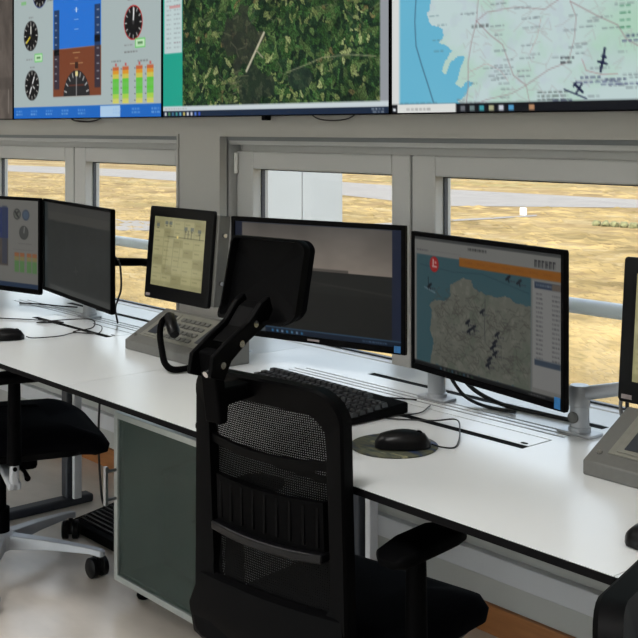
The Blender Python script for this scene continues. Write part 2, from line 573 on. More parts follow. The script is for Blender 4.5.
SOUTH = [(-6.9, -4.3), (-3.9, -1.3), (-0.9, 1.7)]
struct('wall_south', wall_with_openings(-7.5, 3.2, -4.2, -4.0, -4.5, 2.9, SOUTH, 0.50, 2.25), 'wall')
for n, (a, b) in enumerate(SOUTH):
    e = bpy.data.objects.new('window_%d' % (n + 4), None)
    COL.objects.link(e); e['kind'] = 'structure'
    fb = frame_boxes(MB(), a, b, 0.50, 2.25, 0.07, -4.14, -4.07)
    fb.box((a + b) / 2 - 0.04, (a + b) / 2 + 0.04, -4.14, -4.07, 0.57, 2.18)
    obj('window_frame', fb, 'pvc', e)
    for u0, u1 in ((a + 0.07, (a + b) / 2 - 0.04), ((a + b) / 2 + 0.04, b - 0.07)):
        obj('pane', MB().box(u0, u1, -4.108, -4.102, 0.57, 2.18), 'glass', e)

# windows: outer frame, two sashes each with glass, gasket and handle; a safety bar across the outside
def window(n, x0, x1, mid, bar_label):
    yf = 2.43
    zb, zt = 0.545, 1.335
    e = bpy.data.objects.new('window_%d' % n, None)
    COL.objects.link(e); e['kind'] = 'structure'
    e.location = (0, 0, 0)
    fr = frame_boxes(MB(), x0, x1, zb, zt, 0.05, yf + 0.012, yf + 0.075, wl=0.088, wr=0.088, wt=0.085, wb=0.045)
    obj('window_frame', fr, 'pvc', e, bevel=0.004)
    obj('frame_lip', frame_boxes(MB(), x0, x1, zb, zt, 0.05, yf - 0.042, yf + 0.0118, wl=0.080, wr=0.080, wt=0.05, wb=0.022), 'pvc', e, bevel=0.004)
    # sash outer rails overlap the frame a little
    for (a, b, hs) in ((x0 + 0.084, mid - 0.004, 1), (mid + 0.004, x1 - 0.084, -1)):
        sa, sb = 0.575, 1.2626
        s = obj('sash', frame_boxes(MB(), a, b, sa, sb, 0.09, yf - 0.01, yf + 0.06, wl=0.093, wr=0.078, wt=0.06, wb=0.062), 'pvc', e, bevel=0.005)
        ga, gb, gza, gzb = a + 0.093, b - 0.078, sa + 0.062, sb - 0.06
        obj('gasket', frame_boxes(MB(), ga, gb, gza, gzb, 0.005, yf + 0.026, yf + 0.04), 'gasket', s)
        obj('pane', MB().box(ga + 0.002, gb - 0.002, yf + 0.02, yf + 0.026, gza + 0.002, gzb - 0.002), 'glass', s)
        if hs > 0:
            hx = b - 0.03
            hb = MB().box(hx - 0.014, hx + 0.014, yf - 0.02, yf - 0.01, 0.79, 0.86)
            hb.box(hx - 0.010, hx + 0.010, yf - 0.042, yf - 0.02, 0.835, 0.855)
            hb.box(hx - 0.010, hx + 0.010, yf - 0.052, yf - 0.036, 0.74, 0.855)
            obj('handle', hb, 'sill', s, bevel=0.003)
        for z in (0.86, 1.185):
            gx = a + 0.008 if hs > 0 else b - 0.008
            obj('hinge', MB().cyl((gx, yf - 0.018, z), (gx, yf - 0.018, z + 0.072), 0.008, 12), 'sill', s, smooth=40)
    obj('centre_seal', MB().box(mid - 0.004, mid + 0.004, yf + 0.0, yf + 0.05, 0.575, 1.262), 'gasket', e)
    obj('sill_board', MB().box(x0 + 0.01, x1 - 0.01, YW + 0.026, yf + 0.012, 0.545, 0.565), 'sill', e, bevel=0.003)
    br = MB().tube([(x0 - 0.02, 2.528, 0.868), (x1 + 0.02, 2.528, 0.868)], 0.021, 16)
    obj('safety_bar', br, 'rail', e, smooth=40)
window(1, -5.36, -3.47, -4.411, '')
window(2, -3.332, -1.45, -2.391, '')
window(3, -1.332, 0.55, -0.391, '')

# ------------------------------------------------------------------ outside
GZ = -4.5
mb = MB()
N_ = 24
for i in range(N_):
    for j in range(N_):
        x0, x1 = -420 + i * 25, -420 + (i + 1) * 25
        y0, y1 = -57.3 + j * 22, -57.3 + (j + 1) * 22
        mb.add([(x0, y0, GZ), (x1, y0, GZ), (x1, y1, GZ), (x0, y1, GZ)], [(0, 1, 2, 3)])
gr = struct('ground', mb, 'field')
def strip(name, up, lo, z=0.02):
    mb = MB()
    n = len(up)
    vs = [(x, y, GZ + z) for x, y in up] + [(x, y, GZ + z) for x, y in lo]
    mb.add(vs, [(i, i + 1, n + i + 1, n + i) for i in range(n - 1)])
    mb2 = MB()
    mb2.add([(x, y, GZ + 0.001) for x, y, _ in vs], [])
    o = struct(name, mb, 'tarmac')
    return o
strip('runway', [(-260, 72.0), (-175.1, 82.7), (-152.8, 86.5), (-131.0, 87.3), (-94.4, 84.5), (-77.1, 82.0), (-54.5, 81.7), (20, 84)],
      [(-230, 61.0), (-150.0, 70.9), (-129.5, 73.4), (-108.3, 72.2), (-75.8, 67.9), (-60.0, 63.9), (-49.0, 73.4), (20, 77)])
strip('path', [(-78, 32.0), (-67.2, 37.7), (-65.2, 38.7), (-61.6, 39.1), (-51.6, 46.2), (-50.7, 53.6), (-49.8, 57.8), (-49.46, 62.2)],
      [(-70, 27.0), (-59.8, 33.5), (-57.5, 34.2), (-56.2, 35.7), (-50.6, 45.2), (-49.6, 52.4), (-49.0, 56.8), (-48.6, 61.1)], 0.03)
mk = MB().box(-50.2, -49.75, 61.3, 61.5, GZ, GZ + 0.5)
tag(obj('airfield_marker', mk, 'sign', bevel=0.02), 'small white marker board standing in the dry airfield grass', 'sign')
bush_me = None
for k in range(7):
    px = -41.6 + k * 0.62
    bm = bmesh.new()
    bmesh.ops.create_icosphere(bm, subdivisions=2, radius=0.27)
    for v in bm.verts:
        v.co *= 1 + random.uniform(-0.22, 0.22)
        v.co.z *= 0.9
    me = bpy.data.meshes.new('bush'); bm.to_mesh(me); bm.free(); me.materials.append(M['bush'])
    o = share('bush', me, None, (px, 58.0 + 0.05 * k, GZ + 0.13))
    tag(o, 'low grey-green bush growing in a row on the dry airfield grass', 'bush', 'row of low bushes on the airfield')

# dry grass tufts over the airfield, too many to count: one object
rs = np.random.RandomState(5)
NT = 18000
ang = rs.uniform(0.42, 2.45, NT)
dist = 5.84 / rs.uniform(0.038, 0.29, NT)                       # denser towards the building
ty = dist / (0.757 * ang + 0.653)
tx = -ang * ty
keep = (np.abs(tx + 12.9) > 2.5) | (np.abs(ty - 10.0) > 2.5)
def in_strip(x, y):
    up = np.interp(x, [-260, -175.1, -152.8, -131, -94.4, -77.1, -54.5, 20], [72, 82.7, 86.5, 87.3, 84.5, 82, 81.7, 84])
    lo = np.interp(x, [-230, -150, -129.5, -108.3, -75.8, -60, -49, 20], [61, 70.9, 73.4, 72.2, 67.9, 63.9, 73.4, 77])
    return (y < up + 0.3) & (y > lo - 0.3)
keep &= ~in_strip(tx, ty)
keep &= ~((tx > -44) & (tx < -36) & (np.abs(ty - 58.2) < 2.2))
tx, ty = tx[keep], ty[keep]
n = len(tx)
wd = rs.uniform(0.15, 0.75, n) * (0.35 + ty / 55.0); ht = rs.uniform(0.02, 0.10, n) * (0.5 + ty / 60.0)
V = np.zeros((n, 5, 3))
for k, (a, b) in enumerate(((-1, -0.4), (1, -0.4), (0.7, 0.5), (-0.7, 0.5))):
    V[:, k, 0] = tx + a * wd; V[:, k, 1] = ty + b * wd; V[:, k, 2] = GZ
V[:, 4, 0] = tx + rs.uniform(-0.4, 0.4, n) * wd; V[:, 4, 1] = ty; V[:, 4, 2] = GZ + ht
q = np.arange(n)[:, None] * 5
F = np.stack([np.concatenate([q + a, q + b, q + 4], 1) for a, b in ((0, 1), (1, 2), (2, 3), (3, 0))], 1).reshape(-1, 3)
me = bpy.data.meshes.new('dry_grass')
me.from_pydata(V.reshape(-1, 3).tolist(), [], F.tolist())
M['tuft'] = principled('dry_tufts', rgb(136, 117, 80), 0.95, spec=0.05, noise=(0.35, 0.40, (1, 1, 1)))
me.materials.append(M['tuft'])
gt = link(bpy.data.objects.new('dry_grass', me), None)
gt['kind'] = 'stuff'; gt['label'] = 'tufts of dry straw-coloured grass over the airfield'; gt['category'] = 'grass'

# white rendered tower outside, seen through the window
tw = thing('outside_tower', 'white rendered tower with panel joints outside, seen through window', 'building', (-12.86, 10.02, GZ), math.radians(52.1))
for k in range(4):
    obj('wall_panel', MB().box(-1.15 + k * 0.575 + 0.004, -1.15 + (k + 1) * 0.575 - 0.004, 0, 0.08, 0, 7.2), 'render', tw, bevel=0.004)
obj('wall_core', MB().box(-1.14, 1.14, 0.07, 0.7, 0, 7.25), 'render', tw)
obj('roof_cap', MB().box(-1.2, 1.2, -0.05, 0.78, 7.25, 7.35), 'paintedalu', tw, bevel=0.01)

# ------------------------------------------------------------------ fill panels on the ceiling, added out of view to light the room
for i, (x, y) in enumerate([(-5.2, 0.3), (-3.2, 0.3), (-1.2, 0.3), (0.9, 0.3), (-5.2, -2.2), (-3.2, -2.2), (-1.2, -2.2), (0.9, -2.2)]):
    row = 'nearer the windows' if y > 0 else 'at the back of the room'
    t = thing('fill_panel', 'added unseen ceiling fill panel %s, %s from the west wall' % (row, ('first', 'second', 'third', 'fourth')[i % 4]), 'fill_lamp', (x, y, 2.75), 0, 'added ceiling fill panels')
    obj('frame', frame_boxes(MB(), -0.3, 0.3, -0.3, 0.3, 0.02, 0, 0).add([], []) if False else MB().box(-0.3, 0.3, -0.3, -0.28, -0.03, 0).box(-0.3, 0.3, 0.28, 0.3, -0.03, 0).box(-0.3, -0.28, -0.28, 0.28, -0.03, 0).box(0.28, 0.3, -0.28, 0.28, -0.03, 0), 'pvc', t)
    obj('diffuser', MB().box(-0.28, 0.28, -0.28, 0.28, -0.02, 0), 'fill_lamp', t)
    ld = bpy.data.lights.new('fill_light', 'AREA')
    ld.energy = FILL_POWER; ld.size = 0.54; ld.spread = math.radians(110); ld.color = (1.0, 0.98, 0.95)
    lo = bpy.data.objects.new('fill_light', ld); COL.objects.link(lo)
    lo.parent = t; lo.location = (0, 0, -0.035)

# ================================================================== DESKS
DZ = 0.74
YF, YB = 1.306, 2.06
def desk(xc, label):
    t = thing('desk', label, 'desk', (xc, 0, 0), 0, 'control desks in a row')
    h = 0.76
    fx0, fx1 = -0.183, 0.285
    holes = [(fx0, fx1, 1.698, 1.790)]
    for y in (1.822, 1.842, 1.862):
        holes.append((-0.56 + (0.02 if y > 1.85 else 0), 0.29, y - 0.0034, y + 0.0034))
    holes.append((-0.386, 0.30, 1.928, 1.954))
    obj('worktop', sheet(-h + 0.0008, h - 0.0008, YF + 0.002, YB - 0.002, holes, DZ - 0.0012, DZ), 'laminate', t)
    obj('core_board', MB().box(-h + 0.0004, h - 0.0004, YF, YB, DZ - 0.0135, DZ - 0.0014), 'edge', t)
    # cable flap: lid, brush strip, finger hole
    lid = obj('cable_flap', MB().box(fx0 + 0.0025, fx1 - 0.004, 1.722, 1.7862, DZ - 0.0013, DZ - 0.0001), 'laminate', t)
    obj('brush_strip', MB().box(fx0 + 0.001, fx1 - 0.002, 1.6985, 1.721, DZ - 0.0013, DZ - 0.0004), 'slot', t)
    pts = rrect(0.016, 0.008, 0.0039, 5, fx1 - 0.022, 1.732)
    obj('finger_hole', MB().prism(pts, lambda u, v, z: (u, v, z), DZ - 0.003, DZ + 0.0006), 'slot', lid)
    obj('cable_trough', MB().box(-0.40, 0.32, 1.92, 1.96, DZ - 0.07, DZ - 0.0137), 'slot', t)
    for sx in (-0.5,):
        obj('leg', MB().box(sx - 0.022, sx + 0.022, 1.985, 2.035, 0.03, DZ - 0.0137), 'leg', t, bevel=0.006)
        obj('foot', MB().box(sx - 0.028, sx + 0.028, 1.50, 2.09, 0, 0.0298), 'leg', t, bevel=0.008)
        obj('beam', MB().box(sx - 0.018, sx + 0.018, 1.52, 1.984, DZ - 0.048, DZ - 0.0137), 'leg', t, bevel=0.003)
        obj('gap_light_strip', MB().box(sx + 0.03, sx + 0.048, 2.0, 2.03, 0.03, DZ - 0.0137), 'trunk', t, bevel=0.003)  # white strip standing in for light through a gap between panels
    return t
desk(-4.71, 'white control desk with black edge furthest along the window wall')
desk(-3.19, 'white control desk under the two monitors with dashboard dials and dark screen')
desk(-1.67, 'white control desk behind the mesh office chair, carrying keyboard and map monitor')
desk(-0.15, 'white control desk under the cut-off touch display, nearest the camera')

# ================================================================== WALL SCREENS
rng = random.Random(3)
def dial(p, u, v, r, needles, ring=(70, 70, 70)):
    p.disc(u, v, r, ring)
    p.disc(u, v, r * 0.93, (24, 24, 26))
    for k in range(12):
        a = k * PI / 6
        p.line([(u + math.sin(a) * r * 0.72 / p.asp, v - math.cos(a) * r * 0.72), (u + math.sin(a) * r * 0.88 / p.asp, v - math.cos(a) * r * 0.88)], (215, 215, 210), 0.008, 0.8)
    for ang, L, c in needles:
        a = math.radians(ang)
        p.line([(u, v), (u + math.sin(a) * r * L / p.asp, v - math.cos(a) * r * L)], c, 0.012)
    p.disc(u, v, r * 0.12, (60, 60, 60))

def pic_dashboard(w=300, h=170, bg=(172, 186, 186)):
    p = Pic(w, h, bg)
    p.rect(0.305, 0.10, 0.635, 0.573, (44, 118, 214))
    p.rect(0.305, 0.573, 0.635, 0.866, (122, 68, 46))
    p.rect(0.312, 0.33, 0.35, 0.82, (40, 46, 66), 0.75)
    p.rect(0.592, 0.33, 0.63, 0.82, (40, 46, 66), 0.75)
    for k in range(10):
        p.rect(0.318, 0.36 + k * 0.045, 0.332, 0.366 + k * 0.045, (200, 205, 215), 0.7)
        p.rect(0.606, 0.36 + k * 0.045, 0.622, 0.366 + k * 0.045, (200, 205, 215), 0.7)
    p.rect(0.592, 0.51, 0.63, 0.55, (16, 18, 24))
    p.rect(0.312, 0.575, 0.35, 0.61, (16, 18, 24))
    for k, L in enumerate((0.05, 0.025, 0.09, 0.025, 0.05)):
        v = 0.60 + k * 0.032
        p.rect(0.47 - L / 2, v, 0.47 + L / 2, v + 0.006, (205, 170, 120), 0.6)
    for k in range(4):
        p.rect(0.455, 0.28 + 0.06 * k, 0.485, 0.285 + 0.06 * k, (180, 205, 235), 0.6)
    p.rect(0.466, 0.33, 0.474, 0.36, (230, 240, 250), 0.8)
    # compass arc at the bottom of the attitude display
    d = np.hypot((p.u - 0.47) * p.asp, p.v - 0.87)
    p.put((d < 0.16) & (p.v < 0.866), (44, 44, 46))
    for k in range(-4, 5):
        a = math.radians(k * 19)
        p.line([(0.47 + math.sin(a) * 0.125 / p.asp, 0.87 - math.cos(a) * 0.125), (0.47 + math.sin(a) * 0.15 / p.asp, 0.87 - math.cos(a) * 0.15)], (190, 190, 190), 0.008)
    p.rect(0.463, 0.715, 0.48, 0.745, (235, 220, 150)); p.rect(0.46, 0.66, 0.482, 0.70, (60, 40, 34))
    p.line([(0.42, 0.80), (0.52, 0.80)], (120, 60, 44), 0.006); p.line([(0.47, 0.74), (0.47, 0.86)], (210, 210, 210), 0.006)
    dial(p, 0.136, 0.467, 0.098, [(0, 0.6, (235, 235, 225)), (235, 0.75, (220, 200, 60))])
    dial(p, 0.145, 0.785, 0.098, [(30, 0.6, (235, 235, 235)), (210, 0.6, (235, 235, 235)), (120, 0.4, (190, 190, 190))])
    dial(p, 0.205, 0.20, 0.098, [(60, 0.6, (110, 130, 220))], (60, 70, 120))
    p.rect(0.06, 0.24, 0.10, 0.262, (120, 190, 110), 0.7)
    dial(p, 0.834, 0.467, 0.098, [(5, 0.8, (240, 240, 240))], (190, 40, 40))
    for u, v in ((0.12, 0.345), (0.13, 0.665), (0.80, 0.33)):
        p.words(u, v, 0.035, (120, 120, 120), 0.01, rng)
    for u, v in ((0.165, 0.585), (0.845, 0.557)):
        p.rect(u, v, u + 0.06, v + 0.055, (120, 205, 120)); p.rect(u + 0.005, v + 0.008, u + 0.055, v + 0.047, (196, 232, 190))
        p.rect(u + 0.015, v + 0.02, u + 0.045, v + 0.034, (70, 120, 70), 0.8)
        p.words(u - 0.065, v + 0.03, 0.05, (130, 130, 130), 0.008, rng)
    p.words(0.78, 0.625, 0.08, (120, 120, 120), 0.01, rng)
    p.words(0.70, 0.672, 0.06, (120, 120, 120), 0.01, rng); p.words(0.86, 0.68, 0.06, (120, 120, 120), 0.01, rng)
    for u in (0.728, 0.788, 0.870, 0.933):
        p.rect(u - 0.004, 0.69, u + 0.006, 0.705, (200, 60, 60), 0.8)
        for k in range(40):
            v = 0.71 + k * 0.0052
            f = k / 39
            c = (205, 84, 34) if f < 0.1 else (226, 150, 40) if f < 0.2 else (216, 200, 60) if f < 0.33 else (96, 200, 60) if f < 0.75 else (170, 214, 70) if f < 0.88 else (220, 214, 90)
            p.rect(u - 0.019, v, u + 0.019, v + 0.0056, c)
        for k in range(6):
            p.rect(u - 0.03, 0.72 + k * 0.036, u - 0.022, 0.726 + k * 0.036, (90, 90, 90), 0.8)
    for u in (0.27, 0.30):
        p.words(u, 0.30, 0.0, (0, 0, 0))
    p.words(0.26, 0.255, 0.05, (110, 120, 110), 0.01, rng)
    p.rect(0, 0.925, 1, 1, (34, 106, 196))
    p.rect(0.63, 0.93, 0.755, 0.995, (176, 208, 236))
    for k in range(9):
        if k == 5: continue
        p.words(0.02 + k * 0.115, 0.945, 0.05, (150, 190, 235), 0.012, rng, 0.6)
        p.words(0.02 + k * 0.115, 0.965, 0.05, (150, 190, 235), 0.012, rng, 0.6)
    return p

def pic_satellite(w=340, h=190):
    p = Pic(w, h, (50, 66, 48))
    # small irregular fields: nearest-seed cells with their own colours
    r = np.random.RandomState(11)
    n = 2600
    su, sv = r.rand(n) * p.asp, r.rand(n)
    pal = np.array([(44, 62, 48), (60, 80, 52), (36, 52, 42), (92, 104, 70), (124, 122, 86), (52, 74, 46), (78, 88, 60), (150, 142, 108), (32, 46, 40), (70, 96, 60), (112, 94, 70)])
    kind = r.choice(len(pal), n, p=[.17, .15, .16, .1, .06, .12, .08, .03, .07, .04, .02])
    an = r.rand(n) * PI; st = 1 + r.rand(n) * 1.6
    ca, sa = np.cos(an), np.sin(an)
    best = np.full((h, w), 1e9); bi = np.zeros((h, w), int)
    U, V = p.u * p.asp, p.v
    wu = U + 0.02 * (fnoise(w, h, 18, 5) - 0.5); wv = V + 0.02 * (fnoise(w, h, 18, 6) - 0.5)
    for k in range(n):
        j0, j1 = max(0, int((sv[k] - 0.09) * h)), min(h, int((sv[k] + 0.09) * h) + 1)
        i0, i1 = max(0, int((su[k] - 0.09) / p.asp * w)), min(w, int((su[k] + 0.09) / p.asp * w) + 1)
        dx = wu[j0:j1, i0:i1] - su[k]; dy = wv[j0:j1, i0:i1] - sv[k]
        d = np.hypot((dx * ca[k] + dy * sa[k]) / st[k], (-dx * sa[k] + dy * ca[k]) * st[k] * 0.8)
        b = best[j0:j1, i0:i1]; m = d < b
        b[m] = d[m]; bi[j0:j1, i0:i1][m] = k
    c = pal[kind][bi].astype(float)
    c *= (0.72 + 0.6 * r.rand(h, w))[..., None] * (0.75 + 0.5 * fnoise(w, h, 7, 9))[..., None]
    p.a = np.clip((c - 14) * np.array((0.86, 0.98, 0.88)) + 4, 0, 255)
    # dark forest with airfield clearing, and lake
    e = ((p.u - 0.40) / 0.105) ** 2 + ((p.v - 0.60) / 0.17) ** 2 + 2.4 * (fnoise(w, h, 12, 21) - 0.5)
    p.put((e < 0.9).astype(float) * 0.72, (50, 52, 46))
    e2 = ((p.u - 0.47) / 0.075) ** 2 + ((p.v - 0.86) / 0.1) ** 2 + 2.2 * (fnoise(w, h, 12, 22) - 0.5)
    p.put((e2 < 0.8).astype(float) * 0.75, (36, 46, 40))
    p.put((((p.u - 0.66) / 0.06) ** 2 + ((p.v - 0.83) / 0.06) ** 2 + (fnoise(w, h, 9, 25) - 0.5) < 0.7).astype(float) * 0.7, (34, 48, 44))
    p.line([(0.505, 0.60), (0.425, 0.78)], (196, 190, 164), 0.013)
    p.line([(0.50, 0.72), (0.47, 0.68)], (150, 146, 124), 0.008)
    for k in range(5):
        p.line([(0.36, 0.79 + k * 0.025), (0.40, 0.775 + k * 0.025)], (100, 100, 80), 0.007, 0.7)
    for _ in range(26):
        u, v = 0.2 + 0.75 * rng.random(), 0.3 + 0.6 * rng.random()
        q = [(u, v)]
        for _ in range(4):
            q.append((q[-1][0] + rng.uniform(-0.02, 0.05), q[-1][1] + rng.uniform(-0.04, 0.04)))
        p.line(q, (128, 124, 96), 0.005, 0.5)
    p.line([(0.60, 0.80), (0.68, 0.77), (0.75, 0.74), (0.85, 0.735), (0.95, 0.75)], (150, 150, 120), 0.006, 0.7)
    p.rect(0, 0, 0.107, 0.95, (36, 164, 142))
    p.rect(0.008, 0.22, 0.104, 0.66, (196, 214, 214))
    for k in range(16):
        p.words(0.02, 0.25 + k * 0.025, 0.025, (150, 160, 165), 0.008, rng, 0.7)
        p.words(0.06, 0.25 + k * 0.025, 0.035, (140, 120, 130) if k in (0, 1, 14) else (150, 160, 165), 0.008, rng, 0.7)
    p.rect(0.035, 0.405, 0.095, 0.42, (210, 100, 100), 0.5)
    p.rect(0.966, 0, 1, 0.955, (152, 156, 162))
    p.rect(0, 0.944, 1, 0.972, (206, 216, 220))
    p.words(0.01, 0.953, 0.12, (150, 150, 140), 0.008, rng, 0.6)
    p.rect(0, 0.968, 1, 1, (30, 44, 66))
    cols = [(230, 230, 230), (90, 150, 90), (70, 120, 150), (70, 160, 150), (110, 180, 210), (220, 200, 110), (240, 240, 240), (220, 220, 230), (90, 130, 220), (60, 90, 200)]
    for k, cc in enumerate(cols):
        p.rect(0.010 + k * 0.02, 0.976, 0.020 + k * 0.02, 0.994, cc, 0.9)
    p.words(0.935, 0.975, 0.045, (190, 200, 210), 0.007, rng, 0.8); p.words(0.94, 0.987, 0.04, (190, 200, 210), 0.007, rng, 0.8)
    return p

def coast_map(p, box, seed, sea, land, land2, big=True):
    u0, v0, u1, v1 = box
    f = lambda q: [(u0 + a * (u1 - u0), v0 + b * (v1 - v0)) for a, b in q]
    n = fnoise(p.w, p.h, 9, seed, 4)
    inside = (p.u >= u0) & (p.u <= u1) & (p.v >= v0) & (p.v <= v1)
    p.put(inside, sea)
    return f, n, inside

def pic_map(w=340, h=190):
    p = Pic(w, h, (110, 186, 214))
    s = fnoise(w, h, 7, 31)
    p.put(((p.u < 0.3)).astype(float) * s * 0.25, (80, 170, 206))
    coast = [(0.118, 0.2), (0.14, 0.32), (0.105, 0.42), (0.128, 0.50), (0.132, 0.545), (0.118, 0.60), (0.135, 0.64), (0.165, 0.66), (0.168, 0.69), (0.155, 0.71),
             (0.185, 0.735), (0.195, 0.75), (0.178, 0.79), (0.165, 0.83), (0.176, 0.845), (0.19, 0.80), (0.212, 0.775), (0.235, 0.78), (0.222, 0.83), (0.205, 0.885), (0.222, 0.90), (0.245, 0.87), (0.258, 0.88),
             (0.235, 0.93), (0.212, 0.955), (0.235, 0.965), (0.225, 1.0), (1.0, 1.0), (1.0, 0.2)]
    land = Pic(w, h, (196, 216, 216))
    n1 = fnoise(w, h, 12, 33, 4); n2 = fnoise(w, h, 30, 34, 3)
    land.put(np.clip((n1 - 0.5) * 5, 0, 1) * 0.55, (176, 212, 190))
    land.put(np.clip((n2 - 0.55) * 6, 0, 1) * 0.35, (190, 200, 214))
    n3 = np.exp(-(((p.u - 0.68) / 0.10) ** 2 + ((p.v - 0.70) / 0.13) ** 2))
    land.put(n3 * 0.6, (166, 212, 176))
    ins = np.zeros((h, w), bool)
    m = len(coast)
    U = p.u + 0.012 * (fnoise(w, h, 40, 40) - 0.5); V = p.v + 0.02 * (fnoise(w, h, 40, 41) - 0.5)
    for i in range(m):
        (a0, b0), (a1, b1) = coast[i], coast[(i + 1) % m]
        if b0 == b1: continue
        ins ^= ((b0 > V) != (b1 > V)) & (U < (a1 - a0) * (V - b0) / (b1 - b0) + a0)
    p.a[ins] = land.a[ins]
    R = lambda q, c, wd, al=0.75: p.line(q, c, wd * 0.62, al)
    red = (160, 136, 140)
    R([(0.27, 0.64), (0.30, 0.61), (0.38, 0.60), (0.46, 0.62), (0.50, 0.585), (0.52, 0.56)], red, 0.006)
    R([(0.27, 0.64), (0.255, 0.72), (0.245, 0.80), (0.245, 0.90), (0.235, 1.0)], red, 0.008)
    R([(0.27, 0.64), (0.31, 0.70), (0.345, 0.74), (0.36, 0.80), (0.375, 0.86), (0.41, 0.90)], red, 0.007)
    R([(0.41, 0.90), (0.47, 0.845), (0.52, 0.82), (0.535, 0.74), (0.54, 0.66), (0.525, 0.60)], red, 0.006)
    R([(0.525, 0.60), (0.59, 0.66), (0.64, 0.70), (0.66, 0.75), (0.70, 0.79), (0.74, 0.80)], red, 0.007)
    R([(0.555, 0.815), (0.565, 0.855), (0.60, 0.87), (0.64, 0.87)], (176, 130, 134), 0.005)
    R([(0.41, 0.90), (0.37, 0.93), (0.30, 0.95), (0.26, 0.97)], red, 0.005); R([(0.41, 0.90), (0.42, 0.97), (0.43, 1.0)], red, 0.005)
    R([(0.245, 0.84), (0.30, 0.81), (0.34, 0.84), (0.36, 0.88)], (190, 160, 160), 0.004)
    R([(0.27, 0.64), (0.275, 0.55), (0.30, 0.45), (0.31, 0.3)], red, 0.006)
    R([(0.45, 0.65), (0.44, 0.72), (0.42, 0.78)], (190, 160, 160), 0.004)
    R([(0.69, 0.81), (0.74, 0.79), (0.80, 0.80), (0.85, 0.78)], red, 0.006)
    R([(0.60, 0.55), (0.645, 0.60), (0.66, 0.50)], (70, 140, 200), 0.008); R([(0.72, 0.80), (0.74, 0.785), (0.80, 0.79)], (80, 110, 180), 0.006)
    for _ in range(110):
        u, v = 0.24 + 0.7 * rng.random(), 0.45 + 0.52 * rng.random()
        q = [(u, v)]
        for _ in range(3):
            q.append((q[-1][0] + rng.uniform(-0.03, 0.03), q[-1][1] + rng.uniform(-0.04, 0.04)))
        p.line(q, (176, 176, 176), 0.004, 0.5)
    for _ in range(85):
        p.words(0.2 + 0.62 * rng.random(), 0.48 + 0.49 * rng.random(), rng.uniform(0.02, 0.05), (120, 130, 136), 0.007, rng, 0.65)
    for u, v in ((0.155, 0.60), (0.165, 0.70), (0.18, 0.64), (0.17, 0.745)):
        p.words(u - 0.03, v, 0.03, (90, 120, 130), 0.006, rng, 0.6)
    p.words(0.255, 0.655, 0.05, (80, 84, 84), 0.012, rng); p.words(0.50, 0.80, 0.035, (60, 60, 66), 0.010, rng); p.words(0.50, 0.817, 0.03, (60, 60, 66), 0.010, rng)
    for k in range(3):
        p.words(0.44, 0.925 + 0.014 * k, 0.08, (90, 100, 96), 0.007, rng)
    for k in range(6):
        p.words(0.645, 0.58 + 0.025 * k, 0.025, (70, 130, 100), 0.008, rng)
    # aircraft marks with their data tags
    ink = (30, 36, 66)
    def plane(u, v, a, s=0.038):
        ca, sa = math.cos(a), math.sin(a)
        T = lambda x, y: (u + (x * ca - y * sa) * s / p.asp, v + (x * sa + y * ca) * s)
        p.line([T(-0.5, 0), T(0.6, 0)], ink, 0.010); p.line([T(0.1, -0.5), T(0.15, 0.5)], ink, 0.008); p.line([T(-0.45, -0.22), T(-0.45, 0.22)], ink, 0.007)
    plane(0.605, 0.825, 1.9); p.line([(0.61, 0.78), (0.60, 0.86)], ink, 0.01)
    plane(0.545, 0.915, 0.7, 0.042); p.line([(0.51, 0.92), (0.565, 0.955)], ink, 0.006, 0.8)
    plane(0.72, 0.655, 2.1, 0.042)
    for u, v in ((0.55, 0.875), (0.61, 0.885), (0.48, 0.955), (0.66, 0.735), (0.70, 0.60), (0.70, 0.565)):
        p.words(u, v, 0.05, (70, 76, 106), 0.010, rng); p.words(u - 0.01, v + 0.018, 0.10, (90, 96, 130), 0.008, rng)
    p.line([(0.075, 0.2), (0.085, 0.45), (0.078, 0.62), (0.082, 0.72), (0.10, 0.80), (0.12, 0.88), (0.138, 0.955)], (60, 96, 120), 0.006, 0.8)
    p.rect(0, 0, 0.026, 1, (222, 224, 222)); p.rect(0.026, 0, 0.03, 0.96, (150, 200, 216))
    p.words(0.03, 0.955, 0.12, (80, 130, 150), 0.007, rng, 0.6)
    p.rect(0, 0.962, 1, 1, (20, 22, 28))
    p.rect(0.02, 0.962, 0.208, 1, (226, 228, 224)); p.words(0.05, 0.978, 0.08, (150, 150, 150), 0.01, rng)
    p.rect(0.005, 0.978, 0.014, 0.99, (220, 225, 230))
    for k, cc in enumerate([(120, 124, 130), (120, 140, 140), (70, 170, 180), (190, 190, 150), (220, 225, 235), (90, 170, 220), None, (200, 150, 110)]):
        if cc: p.rect(0.222 + k * 0.028, 0.972, 0.236 + k * 0.028, 0.993, cc, 0.9)
    return p

def pic_dim(w=200, h=112):
    """dim brownish camera picture at the far end of the wall."""
    p = Pic(w, h, (96, 88, 82))
    n = fnoise(w, h, 9, 51, 4, 2.0)
    p.a = p.a * (0.7 + 0.6 * n)[..., None]
    p.rect(0, 0.72, 1, 0.80, (70, 64, 60), 0.4)
    p.rect(0.955, 0.80, 0.962, 0.96, (190, 180, 170), 0.4)
    return p

